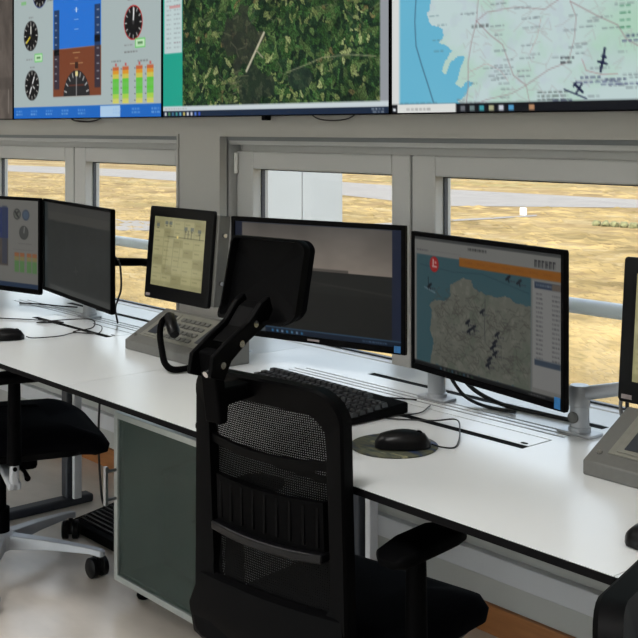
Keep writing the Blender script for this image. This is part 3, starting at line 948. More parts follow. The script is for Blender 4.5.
def wall_screen(x0, x1, pic, label):
    t = thing('wall_screen', label, 'screen', ((x0 + x1) / 2, 2.30, 1.382), 0, 'large screens along the wall above the windows')
    w = x1 - x0; h = 0.675; b = 0.0045
    obj('housing', MB().box(-w / 2 + 0.004, w / 2 - 0.004, 0.006, 0.048, 0.004, h - 0.004), 'mattblack', t, bevel=0.004)
    obj('bezel', frame_boxes(MB(), -w / 2, w / 2, 0, h, b * 0.6, 0.0, 0.02, wb=b * 0.8), 'black', t, bevel=0.0015)
    picture_mesh('display', pic, w - 2 * b * 0.55, h - b * 1.3, 'wallscreen', t, (-w / 2 + b * 0.55, 0.004, b * 0.75))
    if 'satellite' in label:
        obj('sensor_box', MB().box(-0.012, 0.012, 0.006, 0.03, -0.014, 0.0045), 'black', t, bevel=0.003)
    return t
wall_screen(-5.935, -4.745, pic_dim(), 'large wall screen with a dim brown picture, furthest along the wall')
wall_screen(-4.741, -3.546, pic_dashboard(), 'large wall screen showing cockpit dials and coloured bars')
wall_screen(-3.541, -2.360, pic_satellite(), 'large wall screen showing a green satellite picture of fields')
wall_screen(-2.354, -1.165, pic_map(), 'large wall screen showing a pale road map beside blue sea')
# thin cables that droop under the wall screens
for label, pts in (('thin black cable loop drooping below the satellite wall screen', [(-2.75, 2.33, 1.392), (-2.70, 2.325, 1.372), (-2.63, 2.325, 1.366), (-2.56, 2.325, 1.372), (-2.52, 2.33, 1.392)]),
                   ('short black cable loop hanging below the dashboard wall screen', [(-4.28, 2.33, 1.392), (-4.23, 2.325, 1.374), (-4.12, 2.325, 1.37), (-4.05, 2.325, 1.376), (-4.0, 2.33, 1.392)])):
    tag(obj('screen_cable', MB().tube(spline(pts, 6), 0.0022 if 'thin' in label else 0.0035, 6), 'cable', smooth=60), label, 'cable', 'cables under the wall screens')

# ================================================================== DESK MONITORS
def pic_dashboard_side(w=170, h=98):
    p = Pic(w, h, (136, 135, 130))
    p.rect(0.30, 0.10, 0.70, 0.45, (52, 66, 112)); p.rect(0.30, 0.45, 0.70, 0.76, (92, 84, 78))
    p.rect(0.64, 0.08, 0.69, 0.74, (60, 70, 96), 0.6)
    p.disc(0.788, 0.168, 0.062, (66, 68, 66)); p.disc(0.788, 0.168, 0.05, (112, 114, 108)); p.line([(0.77, 0.14), (0.80, 0.20)], (50, 52, 50), 0.02); p.line([(0.80, 0.14), (0.78, 0.17)], (60, 62, 60), 0.02)
    p.disc(0.873, 0.172, 0.062, (76, 88, 104)); p.disc(0.873, 0.172, 0.045, (88, 104, 124))
    p.disc(0.854, 0.372, 0.078, (70, 72, 70)); p.disc(0.854, 0.372, 0.066, (84, 86, 84)); p.line([(0.854, 0.372), (0.86, 0.31)], (150, 150, 146), 0.014)
    p.words(0.80, 0.49, 0.13, (110, 108, 104), 0.012, rng, 0.8); p.words(0.75, 0.56, 0.2, (116, 114, 110), 0.012, rng, 0.8)
    for u in (0.785, 0.838, 0.905, 0.958):
        p.rect(u - 0.022, 0.60, u + 0.022, 0.645, (168, 110, 74)); p.rect(u - 0.022, 0.645, u + 0.022, 0.69, (150, 140, 92)); p.rect(u - 0.022, 0.69, u + 0.022, 0.82, (104, 146, 92))
    p.rect(0, 0.94, 1, 1, (48, 66, 92))
    return p

def pic_tower(w=200, h=118):
    """dark dusk camera view of the airfield."""
    p = Pic(w, h, (58, 56, 53))
    n = fnoise(w, h, 5, 61, 4, 0.6)
    sk = np.clip(p.v / 0.40, 0, 1)[..., None]
    p.a = np.array((66, 63, 60.)) * (1 - sk) + np.array((98, 91, 84.)) * sk
    p.a *= (1.3 + 0.65 * n)[..., None]
    p.put(p.v > 0.40 + 0.012 * fnoise(w, h, 30, 62), (36, 37, 35))
    p.put((p.v > 0.405).astype(float) * np.clip((fnoise(w, h, 10, 63) - 0.4) * 2, 0, 1) * 0.35, (44, 44, 42))
    p.rect(0.30, 0.385, 0.70, 0.405, (44, 42, 40), 0.6)
    p.line([(0.05, 0.50), (0.4, 0.50), (0.7, 0.535), (1.0, 0.575)], (58, 57, 54), 0.016, 0.8)
    p.line([(0.3, 0.57), (0.6, 0.525)], (54, 53, 50), 0.01, 0.8)
    p.rect(0, 0.6, 1, 1, (26, 26, 25), 0.5)
    p.rect(0, 0, 0.05, 1, (20, 30, 54)); p.rect(0.945, 0, 1, 1, (26, 38, 66))
    p.rect(0, 0, 1, 0.012, (30, 44, 70))
    p.rect(0, 0.945, 1, 1, (16, 34, 56)); p.rect(0, 0.94, 1, 0.95, (60, 92, 120))
    p.rect(0.05, 0.955, 0.20, 0.99, (110, 116, 116), 0.8)
    for k in range(7):
        p.rect(0.24 + k * 0.03, 0.962, 0.252 + k * 0.03, 0.985, [(60, 130, 180), (90, 150, 190), (130, 160, 190)][k % 3])
    p.words(0.78, 0.965, 0.14, (120, 150, 180), 0.014, rng, 0.7)
    return p

def pic_mapmon(w=230, h=130):
    p = Pic(w, h, (132, 132, 128))
    sea = (62, 96, 104)
    p.rect(0.02, 0.14, 0.815, 0.965, sea)
    land = [(0.13, 0.965), (0.15, 0.78), (0.12, 0.70), (0.14, 0.60), (0.12, 0.52), (0.16, 0.475), (0.25, 0.46), (0.28, 0.42), (0.27, 0.36), (0.30, 0.315), (0.37, 0.27), (0.42, 0.285), (0.45, 0.34), (0.52, 0.36),
            (0.60, 0.365), (0.66, 0.35), (0.72, 0.385), (0.815, 0.39), (0.815, 0.965)]
    ins = np.zeros((h, w), bool)
    U = p.u + 0.02 * (fnoise(w, h, 40, 70) - 0.5); V = p.v + 0.03 * (fnoise(w, h, 40, 71) - 0.5)
    for i in range(len(land)):
        (a0, b0), (a1, b1) = land[i], land[(i + 1) % len(land)]
        if b0 == b1: continue
        ins ^= ((b0 > V) != (b1 > V)) & (U < (a1 - a0) * (V - b0) / (b1 - b0) + a0)
    ins &= p.u < 0.815
    p.put(ins, (112, 114, 104))
    n = fnoise(w, h, 14, 72, 4)
    p.put(ins * np.clip((n - 0.5) * 5, 0, 1) * 0.5, (90, 102, 88))
    p.put(ins * np.clip((fnoise(w, h, 40, 75, 3) - 0.5) * 4, 0, 1) * 0.4, (140, 140, 128))
    for _ in range(170):
        u, v = 0.16 + 0.62 * rng.random(), 0.40 + 0.52 * rng.random()
        q = [(u, v)]
        for _ in range(3):
            q.append((min(0.81, q[-1][0] + rng.uniform(-0.04, 0.04)), q[-1][1] + rng.uniform(-0.05, 0.05)))
        p.line(q, (78, 76, 70), 0.006, 0.6)
    for _ in range(90):
        p.words(0.15 + 0.6 * rng.random(), 0.42 + 0.5 * rng.random(), 0.03, (74, 76, 74), 0.01, rng, 0.6)
    ink = (22, 28, 40)
    for u, v in ((0.40, 0.60), (0.44, 0.63), (0.41, 0.66), (0.60, 0.64), (0.585, 0.70), (0.57, 0.74), (0.585, 0.78), (0.55, 0.83), (0.54, 0.87), (0.50, 0.50), (0.12, 0.385), (0.67, 0.23), (0.74, 0.245)):
        p.line([(u - 0.012, v), (u + 0.012, v - 0.025)], ink, 0.02); p.line([(u, v - 0.02), (u + 0.006, v + 0.014)], ink, 0.014)
        p.words(u + 0.015, v, 0.03, (60, 62, 70), 0.012, rng)
    p.line([(0.08, 0.39), (0.16, 0.42)], (150, 160, 170), 0.01, 0.6); p.line([(0.11, 0.31), (0.112, 0.40)], ink, 0.008)
    p.line([(0.05, 0.22), (0.3, 0.24), (0.5, 0.22), (0.8, 0.30)], (50, 82, 92), 0.008)
    p.line([(0.52, 0.40), (0.515, 0.6), (0.52, 0.7)], ink, 0.007, 0.5)
    p.disc(0.155, 0.205, 0.06, (176, 38, 40)); p.rect(0.143, 0.165, 0.152, 0.215, (225, 180, 175)); p.line([(0.142, 0.222), (0.172, 0.222)], (225, 180, 175), 0.012); p.rect(0.158, 0.18, 0.172, 0.2, (220, 150, 145))
    p.rect(0, 0.0, 1, 0.03, (74, 76, 76)); p.rect(0.0, 0.03, 1, 0.14, (138, 138, 134))
    p.words(0.40, 0.045, 0.13, (46, 46, 46), 0.02, rng, 0.9)
    p.words(0.02, 0.10, 0.09, (80, 82, 86), 0.014, rng, 0.7); p.words(0.13, 0.10, 0.22, (112, 112, 110), 0.012, rng, 0.4)
    p.rect(0.34, 0.125, 1, 0.19, (160, 98, 30))
    for k in range(7):
        p.words(0.38 + k * 0.085, 0.148, 0.05, (140, 84, 30), 0.014, rng, 0.6)
    # dark block letters top right
    for k, g in enumerate(('01110', '11111', '10101', '11011', '11110', '10111')):
        u = 0.835 + k * 0.022
        p.rect(u, 0.062, u + 0.006, 0.112, (40, 40, 44)); p.rect(u + 0.010, 0.062, u + 0.015, 0.112, (60, 60, 64), 0.8 if g[1] == '1' else 0.3)
        p.rect(u, 0.062 if g[2] == '1' else 0.082, u + 0.015, 0.075 if g[2] == '1' else 0.092, (50, 50, 54), 0.8)
    p.rect(0.825, 0.205, 1, 0.93, (150, 150, 148))
    p.rect(0.835, 0.21, 0.99, 0.255, (58, 72, 92)); p.words(0.845, 0.224, 0.10, (130, 140, 150), 0.014, rng)
    p.rect(0.94, 0.21, 0.99, 0.255, (112, 100, 90))
    for k in range(15):
        p.words(0.845, 0.285 + k * 0.031, 0.04, (84, 86, 88), 0.012, rng, 0.8)
        p.words(0.94, 0.285 + k * 0.031, 0.045, (84, 86, 88), 0.012, rng, 0.8)
    p.rect(0.835, 0.735, 0.99, 0.775, (62, 76, 92))
    p.rect(0, 0.965, 1, 1, (24, 26, 28))
    for k in range(9):
        p.rect(0.20 + k * 0.028, 0.972, 0.212 + k * 0.028, 0.994, [(70, 110, 130), (110, 110, 110), (60, 90, 70)][k % 3], 0.8)
    p.words(0.36, 0.957, 0.08, (60, 60, 60), 0.01, rng)
    p.words(0.80, 0.976, 0.1, (120, 120, 120), 0.012, rng)
    return p

def pic_dark(w=130, h=76):
    p = Pic(w, h, (54, 57, 56))
    n = fnoise(w, h, 8, 81, 4)
    p.a *= (0.85 + 0.3 * n)[..., None]
    p.rect(0, 0, 1, 0.10, (72, 72, 70)); p.rect(0.06, 0.10, 1, 0.20, (80, 80, 76))
    p.rect(0, 0, 0.06, 1, (44, 56, 58), 0.8); p.rect(0.015, 0.4, 0.055, 0.7, (76, 84, 86), 0.7)
    for _ in range(26):
        u, v = 0.1 + 0.85 * rng.random(), 0.25 + 0.6 * rng.random()
        p.line([(u, v), (u + 0.03, v + rng.uniform(-.03, .03))], (66, 70, 68), 0.012, 0.6)
    p.line([(0.50, 0.66), (0.51, 0.74)], (110, 110, 104), 0.012, 0.6); p.line([(0.47, 0.72), (0.54, 0.70)], (100, 100, 94), 0.01, 0.6)
    p.rect(0.09, 0.93, 1, 1, (82, 84, 82))
    return p

def pic_touch(w=130, h=108):
    p = Pic(w, h, (150, 146, 108))
    n = fnoise(w, h, 4, 91, 3)
    p.a *= (0.85 + 0.25 * n)[..., None]
    for k in range(5):
        for j in range(7):
            p.rect(0.02 + k * 0.195, 0.05 + j * 0.13, 0.02 + k * 0.195 + 0.18, 0.05 + j * 0.13 + 0.11, (166, 160, 118) if (k * 3 + j) % 4 else (136, 130, 92), 0.6)
            p.words(0.035 + k * 0.195, 0.08 + j * 0.13, 0.09, (104, 100, 72), 0.018, rng, 0.6)
    for u, v in ((0.05, 0.10), (0.22, 0.06), (0.30, 0.06), (0.60, 0.12), (0.72, 0.12), (0.86, 0.14)):
        p.rect(u, v, u + 0.06, v + 0.05, (70, 80, 90), 0.6); p.rect(u + 0.01, v + 0.06, u + 0.05, v + 0.075, (60, 60, 50), 0.6)
    p.rect(0.28, 0.27, 0.98, 0.285, (86, 84, 60), 0.6); p.disc(0.48, 0.275, 0.02, (220, 200, 120))
    for u in (0.62, 0.68, 0.74, 0.90):
        p.line([(u, 0.17), (u, 0.28)], (60, 62, 56), 0.012, 0.8)
    for u in (0.30, 0.42, 0.55):
        p.line([(u, 0.30), (u - 0.03, 0.70)], (120, 116, 84), 0.008, 0.7)
    p.rect(0.0, 0.92, 1, 1, (132, 128, 92), 0.5)
    return p

def monitor(name_label, xl, yl, xr, yr, zb, h, pic, group='desk monitors', strip=0.012, chin=0.016, mat='deskscreen', tilt=0.0, body=0.016, edge='black'):
    w = math.hypot(xr - xl, yr - yl)
    t = thing('monitor', name_label, 'monitor', ((xl + xr) / 2, (yl + yr) / 2, zb), math.atan2(yr - yl, xr - xl), group)
    t.rotation_euler[0] = tilt
    mb = MB().box(-w / 2, w / 2, 0.004, body, 0.0, h)
    obj('rear_shell', mb, edge, t, bevel=0.006)
    obj('rear_bulge', MB().box(-w * 0.28, w * 0.28, body - 0.002, body + 0.022, h * 0.2, h * 0.8), 'mattblack', t, bevel=0.012)
    obj('bezel', frame_boxes(MB(), -w / 2, w / 2, 0, h, strip, 0.0, 0.012, wb=chin), edge, t, bevel=0.002)
    picture_mesh('display', pic, w - 2 * strip + 0.002, h - strip - chin + 0.002, mat, t, (-w / 2 + strip - 0.001, 0.0035, chin - 0.001))
    return t, w
t, w = monitor('wide desk monitor with a dark camera view of the airfield, behind the chair headrest', -2.42, 1.784, -1.911, 1.915, 0.808, 0.305, pic_tower())
obj('sticker', MB().box(w / 2 - 0.03, w / 2 - 0.012, -0.0006, 0.0004, 0.004, 0.02), 'sticker', t)
obj('maker_badge', MB().box(-0.018, 0.018, -0.0005, 0.0004, 0.006, 0.011), 'chip', t)
t, w = monitor('desk monitor showing a coast map with orange banner and red round button', -1.805, 1.827, -1.33, 1.753, 0.808, 0.305, pic_mapmon(), chin=0.014, strip=0.010)
obj('sticker', MB().box(w / 2 - 0.026, w / 2 - 0.010, -0.0006, 0.0004, 0.004, 0.026), 'sticker', t)
t, w = monitor('desk monitor with an almost blank dark grey screen, beside the small touch display', -3.515, 1.812, -2.905, 1.713, 0.803, 0.305, pic_dark(), chin=0.012, strip=0.010)
t, w = monitor('desk monitor showing cockpit dials and green bars, cut by the photo edge', -3.86, 1.60, -3.345, 1.714, 0.812, 0.308, pic_dashboard_side(), chin=0.016, strip=0.010)

def touch(label, xl, zb, armlabel=None):
    w, h = 0.316, 0.265
    t = thing('touch_display', label, 'display', (xl + w / 2, 1.80, zb), 0.0, 'touch displays of the radio consoles')
    t.rotation_euler[0] = math.radians(-5)
    obj('glass_front', MB().prism(rrect(w, h, 0.008, 4, 0, h / 2), lambda u, v, y: (u, y, v), 0.0, 0.012), 'rim', t, bevel=0.0015)
    obj('rear_case', MB().box(-w / 2 + 0.012, w / 2 + 0.012, 0.012, 0.05, 0.006, h - 0.012), 'grey', t, bevel=0.003)
    for z in (0.07, 0.20):
        obj('screw_knob', MB().cyl((w / 2 + 0.012, 0.03, z), (w / 2 + 0.02, 0.03, z), 0.006, 12), 'chrome', t, smooth=40)
    picture_mesh('display', pic_touch(), w - 0.061, h - 0.068, 'touchscreen', t, (-w / 2 + 0.029, -0.0006, 0.039))
    obj('maker_badge', MB().box(-w / 2 + 0.008, -w / 2 + 0.03, -0.0008, 0.0004, 0.006, 0.014), 'chip', t)
    return t
touch('black framed touch display with pale yellow panels, beside dark grey monitor', -2.866, 0.853)
touch('black touch display cut off by the photo edge, above the near console', -1.245, 0.84)

# ------------------------------------------------------------------ monitor poles and arms standing on the tool rails
def pole(label, x, y, h, parts_fn=None, r=0.02, mat='paintedalu'):
    t = thing('monitor_pole', label, 'stand', (x, y, DZ), 0, 'monitor poles on the desk rails')
    obj('base_plate', MB().prism(rrect(0.085, 0.046, 0.008, 3), lambda u, v, z: (u, v, z), 0.0, 0.006), 'paintedalu', t, bevel=0.0015)
    obj('pole', MB().lathe([(r + 0.003, 0.006), (r + 0.003, 0.014), (r, 0.016), (r, h)], seg=24), mat, t, smooth=40)
    return t
t = pole('short silver monitor pole under the map monitor', -1.765, 1.868, 0.26)
obj('crossbar', MB().box(-0.02, 0.22, 0.0, 0.03, 0.20, 0.235), 'paintedalu', t, bevel=0.004)
obj('bracket', MB().box(0.15, 0.22, -0.03, 0.0, 0.17, 0.26), 'mattblack', t, bevel=0.003)
t = pole('silver monitor pole under the wide dark camera monitor', -2.50, 1.862, 0.26)
obj('crossbar', MB().tube([(0, 0, 0.22), (0.10, 0.05, 0.22), (0.22, 0.085, 0.22), (0.33, 0.06, 0.22)], 0.014, 12), 'paintedalu', t, smooth=50)
obj('clamp', MB().box(-0.026, 0.045, -0.028, 0.022, 0.055, 0.085), 'mattblack', t, bevel=0.004)
t = pole('silver monitor pole under the blank dark grey monitor', -3.262, 1.845, 0.24)
obj('crossbar', MB().box(-0.36, 0.06, -0.016, 0.016, 0.18, 0.215), 'paintedalu', t, bevel=0.004)
obj('bracket', MB().box(-0.05, 0.03, -0.05, -0.02, 0.15, 0.24), 'mattblack', t, bevel=0.003)
sarm = MB().tube([(0.02, 0.03, 0.175), (0.22, 0.055, 0.19), (0.43, 0.03, 0.20)], [0.014, 0.012, 0.015], 12)
obj('swing_arm', sarm, 'mattblack', t, smooth=50)
t = pole('thick silver pole with joint and arm holding the cut-off touch display', -1.380, 1.868, 0.055, r=0.019)
obj('joint_sleeve', MB().lathe([(0.0205, 0.056), (0.0205, 0.092), (0.018, 0.096)], seg=24), 'paintedalu', t, smooth=40)
obj('knob', MB().cyl((0.0, -0.018, 0.035), (0.0, -0.024, 0.035), 0.011, 16), 'grey', t, smooth=40)
am = MB().tube([(0.015, 0.005, 0.082), (0.10, 0.012, 0.105), (0.20, -0.002, 0.15)], [0.014, 0.013, 0.013], 12)
obj('swing_arm', am, 'paintedalu', t, smooth=50)

# ------------------------------------------------------------------ radio consoles: sloped grey desk units
def console(x0, label, mic):
    w, d, y0 = 0.385, 0.135, 1.652
    t = thing('radio_console', label, 'console', (x0, y0, DZ), 0, 'grey radio consoles')
    hf, hb = 0.026, 0.098
    prof = [(0, 0), (d, 0), (d, hb), (0.012, hf + 0.006), (0, hf)]
    obj('case', MB().prism(prof, lambda u, v, x: (x, u, v), 0, w), 'grey', t, bevel=0.003)
    sl = math.atan2(hb - hf - 0.006, d - 0.012)
    T = Matrix.Translation((0, 0.012, hf + 0.006)) @ Matrix.Rotation(sl, 4, 'X')
    L = math.hypot(hb - hf - 0.006, d - 0.012)
    obj('front_plate', MB().box(0.035, w - 0.035, 0.014, L - 0.012, 0.0, 0.0025, T), 'greyplate', t, bevel=0.001)
    for a in (0.05, w - 0.115):
        s = obj('strip_holder', MB().box(a, a + 0.062, 0.02, L - 0.02, 0.0025, 0.005, T), 'greyplate', t, bevel=0.001)
        obj('label_strip', MB().box(a + 0.012, a + 0.050, 0.028, L - 0.028, 0.005, 0.0062, T), 'leg', s)
    key = MB().box(-0.008, 0.008, -0.006, 0.006, 0, 0.004)
    first = obj('button', key, 'grey', t, bevel=0.001)
    me = first.data
    k = 0
    for i in range(6):
        for j in range(4):
            lx, ly = 0.14 + i * 0.022, 0.03 + j * 0.024
            p = T @ Vector((lx, ly, 0.0025))
            b = first if k == 0 else share('button', me, t)
            b.location = p; b.rotation_euler = (sl, 0, 0); k += 1
    for a in (0.02, w - 0.02):
        p = T @ Vector((a, 0.012, 0)); q = T @ Vector((a, 0.012, 0.003))
        obj('screw', MB().cyl(p, q, 0.005, 10), 'chrome', t, smooth=40)
    if mic:
        gp = spline([(0.365, -0.004, 0.014), (0.372, -0.04, 0.011), (0.360, -0.08, 0.010), (0.325, -0.082, 0.020), (0.288, -0.067, 0.045), (0.240, -0.042, 0.076), (0.214, -0.020, 0.099), (0.207, -0.003, 0.109), (0.214, 0.003, 0.111)], 8)
        g = obj('gooseneck', MB().tube(gp, 0.0082, 12), 'mattblack', t, smooth=60)
        hd = MB().tube([(0.205, 0.006, 0.117), (0.213, 0.004, 0.112), (0.262, -0.014, 0.082), (0.270, -0.017, 0.076)], [0.009, 0.015, 0.016, 0.012], 14)
        obj('microphone', hd, 'rim', g, smooth=40)
    return t
console(-2.728, 'grey sloped radio console with black gooseneck microphone', True)
console(-1.214, 'grey sloped radio console cut off by the photo edge', False)

# ------------------------------------------------------------------ keyboard, mouse pad, mice, cables on the desk
kb = thing('keyboard', 'black computer keyboard on the white desk behind the mesh chair', 'keyboard', (-1.933, 1.648, DZ), math.radians(-1.5))
prof = [(-0.08, 0.006), (-0.076, 0.003), (0.078, 0.003), (0.08, 0.006), (0.08, 0.024), (0.074, 0.027), (-0.074, 0.013), (-0.08, 0.012)]
obj('base', MB().prism(prof, lambda u, v, x: (x, u, v), -0.222, 0.222), 'black', kb, bevel=0.002)
for sx in (-0.19, 0.19):
    obj('rubber_foot', MB().box(sx - 0.015, sx + 0.015, 0.05, 0.07, 0, 0.0035), 'mattblack', kb)
km = MB()
a, b, hk = 0.0082, 0.0062, 0.009
km.add([(-a, -a, 0), (a, -a, 0), (a, a, 0), (-a, a, 0), (-b, -b, hk), (b, -b, hk), (b, b, hk), (-b, b, hk)],
       [(0, 3, 2, 1), (4, 5, 6, 7), (0, 1, 5, 4), (1, 2, 6, 5), (2, 3, 7, 6), (3, 0, 4, 7)])
key0 = obj('key', km, 'keycap', kb)
first = True
def put_key(x, y, sx=1.0):
    global first
    k = key0 if first else share('key', key0.data, kb)
    first = False
    k.location = (x, y, 0.0135 + (y + 0.074) * 0.0946)
    k.scale = (sx, 1, 1)
for r in range(6):
    y = -0.062 + r * 0.0205 + (0.006 if r == 5 else 0)
    if r == 0:
        x = -0.212
        for wk in (1.4, 1.2, 1.2, 6.2, 1.2, 1.2, 1.2, 1.4):
            put_key(x + 0.0095 * wk, y, wk * 0.97 + 0.12 * (wk - 1)); x += 0.0190 * wk
    else:
        for c in range(15):
            put_key(-0.2025 + c * 0.0193, y)
    for c in range(3):
        if r in (1, 0) and r == 1 and c != 1: continue
        if r == 2: continue
        put_key(0.094 + c * 0.0193, y)
    if r < 5:
        for c in range(4):
            put_key(0.152 + c * 0.0186, y)

mp = MB().lathe([(0.0815, 0), (0.083, 0.001), (0.083, 0.003), (0.0815, 0.004)], seg=48)
o = obj('mouse_pad', mp, 'mousepad', smooth=40); o.location = (-1.553, 1.527, DZ)
tag(o, 'round mouse pad with a printed landscape photo, under the black mouse', 'mouse pad')

def mouse(label, x, y, z, rot, cable_pts):
    t = thing('computer_mouse', label, 'mouse', (x, y, z), rot, 'computer mice on the desks')
    rings = []
    for i in range(11):
        s = i / 10
        yy = -0.052 + 0.104 * s
        w = 0.0295 * math.sin(PI * (0.12 + 0.78 * s)) ** 0.5 * (1 - 0.08 * s)
        h = 0.036 * math.sin(PI * (0.10 + 0.74 * (1 - s) * 0.9 + 0.12)) ** 0.8 if False else 0.032 * (math.sin(PI * min(1, 0.13 + 0.80 * (1 - s) ** 0.9 * 0.85 + 0.02)) ** 0.7)
        h = max(h, 0.010)
        if i in (0, 10): w *= 0.55; h *= 0.55
        rings.append([(w * math.cos(a) * (1 if abs(math.cos(a)) < 0.9 else 1.0), yy, 0.002 + max(0.0, math.sin(a)) ** 0.8 * h) for a in [PI * k / 12 for k in range(13)]])
    obj('shell', MB().rings(rings, closed_u=True, cap=True), 'rim', t, smooth=60)
    obj('scroll_wheel', MB().cyl((-0.004, 0.03, 0.0225), (0.004, 0.03, 0.0225), 0.009, 16), 'mattblack', t, smooth=40)
    if cable_pts:
        ca, sa = math.cos(-rot), math.sin(-rot)
        loc = [((p[0] - x) * ca - (p[1] - y) * sa, (p[0] - x) * sa + (p[1] - y) * ca, p[2] - z) for p in cable_pts]
        obj('cable', MB().tube(spline(loc, 8), 0.0016, 6), 'cable', t, smooth=60)
    return t
mouse('black mouse lying on the round mouse pad', -1.528, 1.525, DZ + 0.004, math.radians(-41),
      [(-1.493, 1.566, DZ + 0.010), (-1.480, 1.582, DZ + 0.004), (-1.468, 1.60, DZ + 0.0025), (-1.488, 1.635, DZ + 0.003), (-1.53, 1.685, DZ + 0.006), (-1.58, 1.73, DZ + 0.012), (-1.63, 1.71, DZ + 0.004), (-1.70, 1.66, DZ + 0.003), (-1.715, 1.675, DZ + 0.003), (-1.69, 1.735, DZ + 0.004), (-1.72, 1.80, DZ + 0.004)])
mouse('black mouse at the photo edge in front of the near console', -0.945, 1.462, DZ, math.radians(-8), [(-0.938, 1.517, DZ + 0.008), (-0.93, 1.57, DZ + 0.003), (-0.90, 1.63, DZ + 0.003), (-0.80, 1.645, DZ + 0.003)])
mouse('black mouse at the photo edge on the desk furthest from the camera', -3.06, 1.372 + 0.09, DZ, math.radians(-30),
      [(-3.03, 1.51, DZ + 0.008), (-3.02, 1.53, DZ + 0.003), (-3.0, 1.60, DZ + 0.003), (-3.02, 1.66, DZ + 0.003), (-2.96, 1.70, DZ + 0.004), (-3.02, 1.75, DZ + 0.010), (-3.12, 1.78, DZ + 0.004)])

def cable(name, label, pts, r=0.0018, mat='cable', group='cables lying on the desks'):
    tag(obj(name, MB().tube(spline(pts, 8), r, 6), mat, smooth=60), label, 'cable', group)
cable('desk_cable', 'thin black cable looping over the flap below the blank grey monitor', [(-3.42, 1.60, DZ + 0.003), (-3.30, 1.68, DZ + 0.003), (-3.20, 1.72, DZ + 0.004), (-3.26, 1.66, DZ + 0.003), (-3.12, 1.76, DZ + 0.02), (-3.02, 1.72, DZ + 0.012), (-3.03, 1.66, DZ + 0.004), (-2.97, 1.70, DZ + 0.003)])
cable('desk_cable', 'black cable running from under the dials monitor to the tool rail', [(-3.66, 1.80, DZ + 0.003), (-3.58, 1.84, DZ + 0.004), (-3.50, 1.87, DZ + 0.004), (-3.44, 1.90, DZ + 0.004)], 0.0025)
cable('monitor_cable', 'black cable bowing out from the back of the blank grey monitor', [(-3.03, 1.79, 0.965), (-2.989, 1.79, 0.943), (-2.978, 1.79, 0.905), (-2.995, 1.80, 0.859), (-3.03, 1.81, 0.822), (-3.06, 1.82, 0.79), (-3.08, 1.84, DZ + 0.004)], 0.003)
cable('monitor_cable', 'thick black cables trailing from the pole behind the map monitor', [(-1.74, 1.895, 0.84), (-1.725, 1.90, 0.80), (-1.69, 1.91, 0.766), (-1.62, 1.92, DZ + 0.006), (-1.52, 1.925, DZ + 0.004), (-1.42, 1.93, DZ + 0.004)], 0.005)
cable('monitor_cable', 'second black cable behind the map monitor pole, nearer the pole', [(-1.735, 1.875, 0.81), (-1.728, 1.88, 0.785), (-1.695, 1.885, 0.755), (-1.64, 1.885, DZ + 0.0045), (-1.56, 1.89, DZ + 0.0045)], 0.004)
cable('monitor_cable', 'grey cable hanging from the arm of the thick silver pole', [(-1.29, 1.88, 0.835), (-1.30, 1.89, 0.80), (-1.295, 1.90, 0.765), (-1.27, 1.91, DZ + 0.005), (-1.22, 1.92, DZ + 0.004)], 0.004, 'cablegrey')
cable('monitor_cable', 'black cable hanging from the arm of the thick silver pole', [(-1.28, 1.885, 0.835), (-1.288, 1.895, 0.80), (-1.28, 1.905, 0.765), (-1.25, 1.915, DZ + 0.005), (-1.20, 1.925, DZ + 0.004)], 0.004)
cable('desk_cable', 'thin black keyboard cable running behind the keyboard', [(-1.93, 1.73, DZ + 0.012), (-1.90, 1.76, DZ + 0.003), (-1.83, 1.79, DZ + 0.003), (-1.78, 1.82, DZ + 0.003)])
cable('floor_cable', 'black cable hanging from the desk to the floor beside the frosted cabinet', [(-3.55, 2.06, 0.55), (-3.56, 2.05, 0.30), (-3.55, 2.05, 0.12), (-3.50, 2.04, 0.03), (-3.40, 2.05, 0.006), (-3.28, 2.10, 0.005)], 0.004)

# desk phone at the left edge
ph = thing('desk_phone', 'black desk phone at the photo edge below the dials monitor', 'phone', (-3.60, 1.53, DZ), math.radians(20))
obj('body', MB().prism([(-0.09, 0), (0.09, 0), (0.09, 0.075), (-0.09, 0.02)], lambda u, v, x: (x, u, v), -0.10, 0.10), 'black', ph, bevel=0.006)
obj('handset', MB().tube([(-0.06, -0.08, 0.05), (-0.06, -0.05, 0.066), (-0.06, 0.05, 0.094), (-0.06, 0.08, 0.092)], [0.022, 0.014, 0.014, 0.022], 12), 'rim', ph, smooth=50)

# ================================================================== CABINET WITH FROSTED DOOR
cb = thing('cabinet', 'low cabinet with a frosted glass door in an aluminium frame, under the desk', 'cabinet', (-2.63, 1.70, 0))
cw, cz0, cz1, cd = 0.475, 0.055, 0.535, 0.40
x0, x1 = -cw / 2, cw / 2
mb = MB()
mb.box(x0, x0 + 0.018, 0.024, cd, cz0, cz1); mb.box(x1 - 0.018, x1, 0.024, cd, cz0, cz1)
mb.box(x0 + 0.018, x1 - 0.018, 0.024, cd, cz1 - 0.018, cz1); mb.box(x0 + 0.018, x1 - 0.018, 0.024, cd, cz0, cz0 + 0.018)
mb.box(x0 + 0.018, x1 - 0.018, cd - 0.012, cd, cz0 + 0.018, cz1 - 0.018)
obj('body', mb, 'cabinet', cb)
dr = obj('door', frame_boxes(MB(), x0, x1, cz0, cz1, 0.018, 0.0, 0.022), 'doorframe', cb, bevel=0.002)
obj('glass_panel', MB().box(x0 + 0.016, x1 - 0.016, 0.006, 0.012, cz0 + 0.016, cz1 - 0.016), 'frosted', dr)
hb = MB().tube([(x0 + 0.012, 0, 0.29), (x0 + 0.012, -0.03, 0.29)], 0.005, 10).tube([(x0 + 0.012, 0, 0.37), (x0 + 0.012, -0.03, 0.37)], 0.005, 10)
hb.box(x0 + 0.006, x0 + 0.018, -0.038, -0.028, 0.275, 0.385)
obj('handle', hb, 'alu', dr, bevel=0.001)
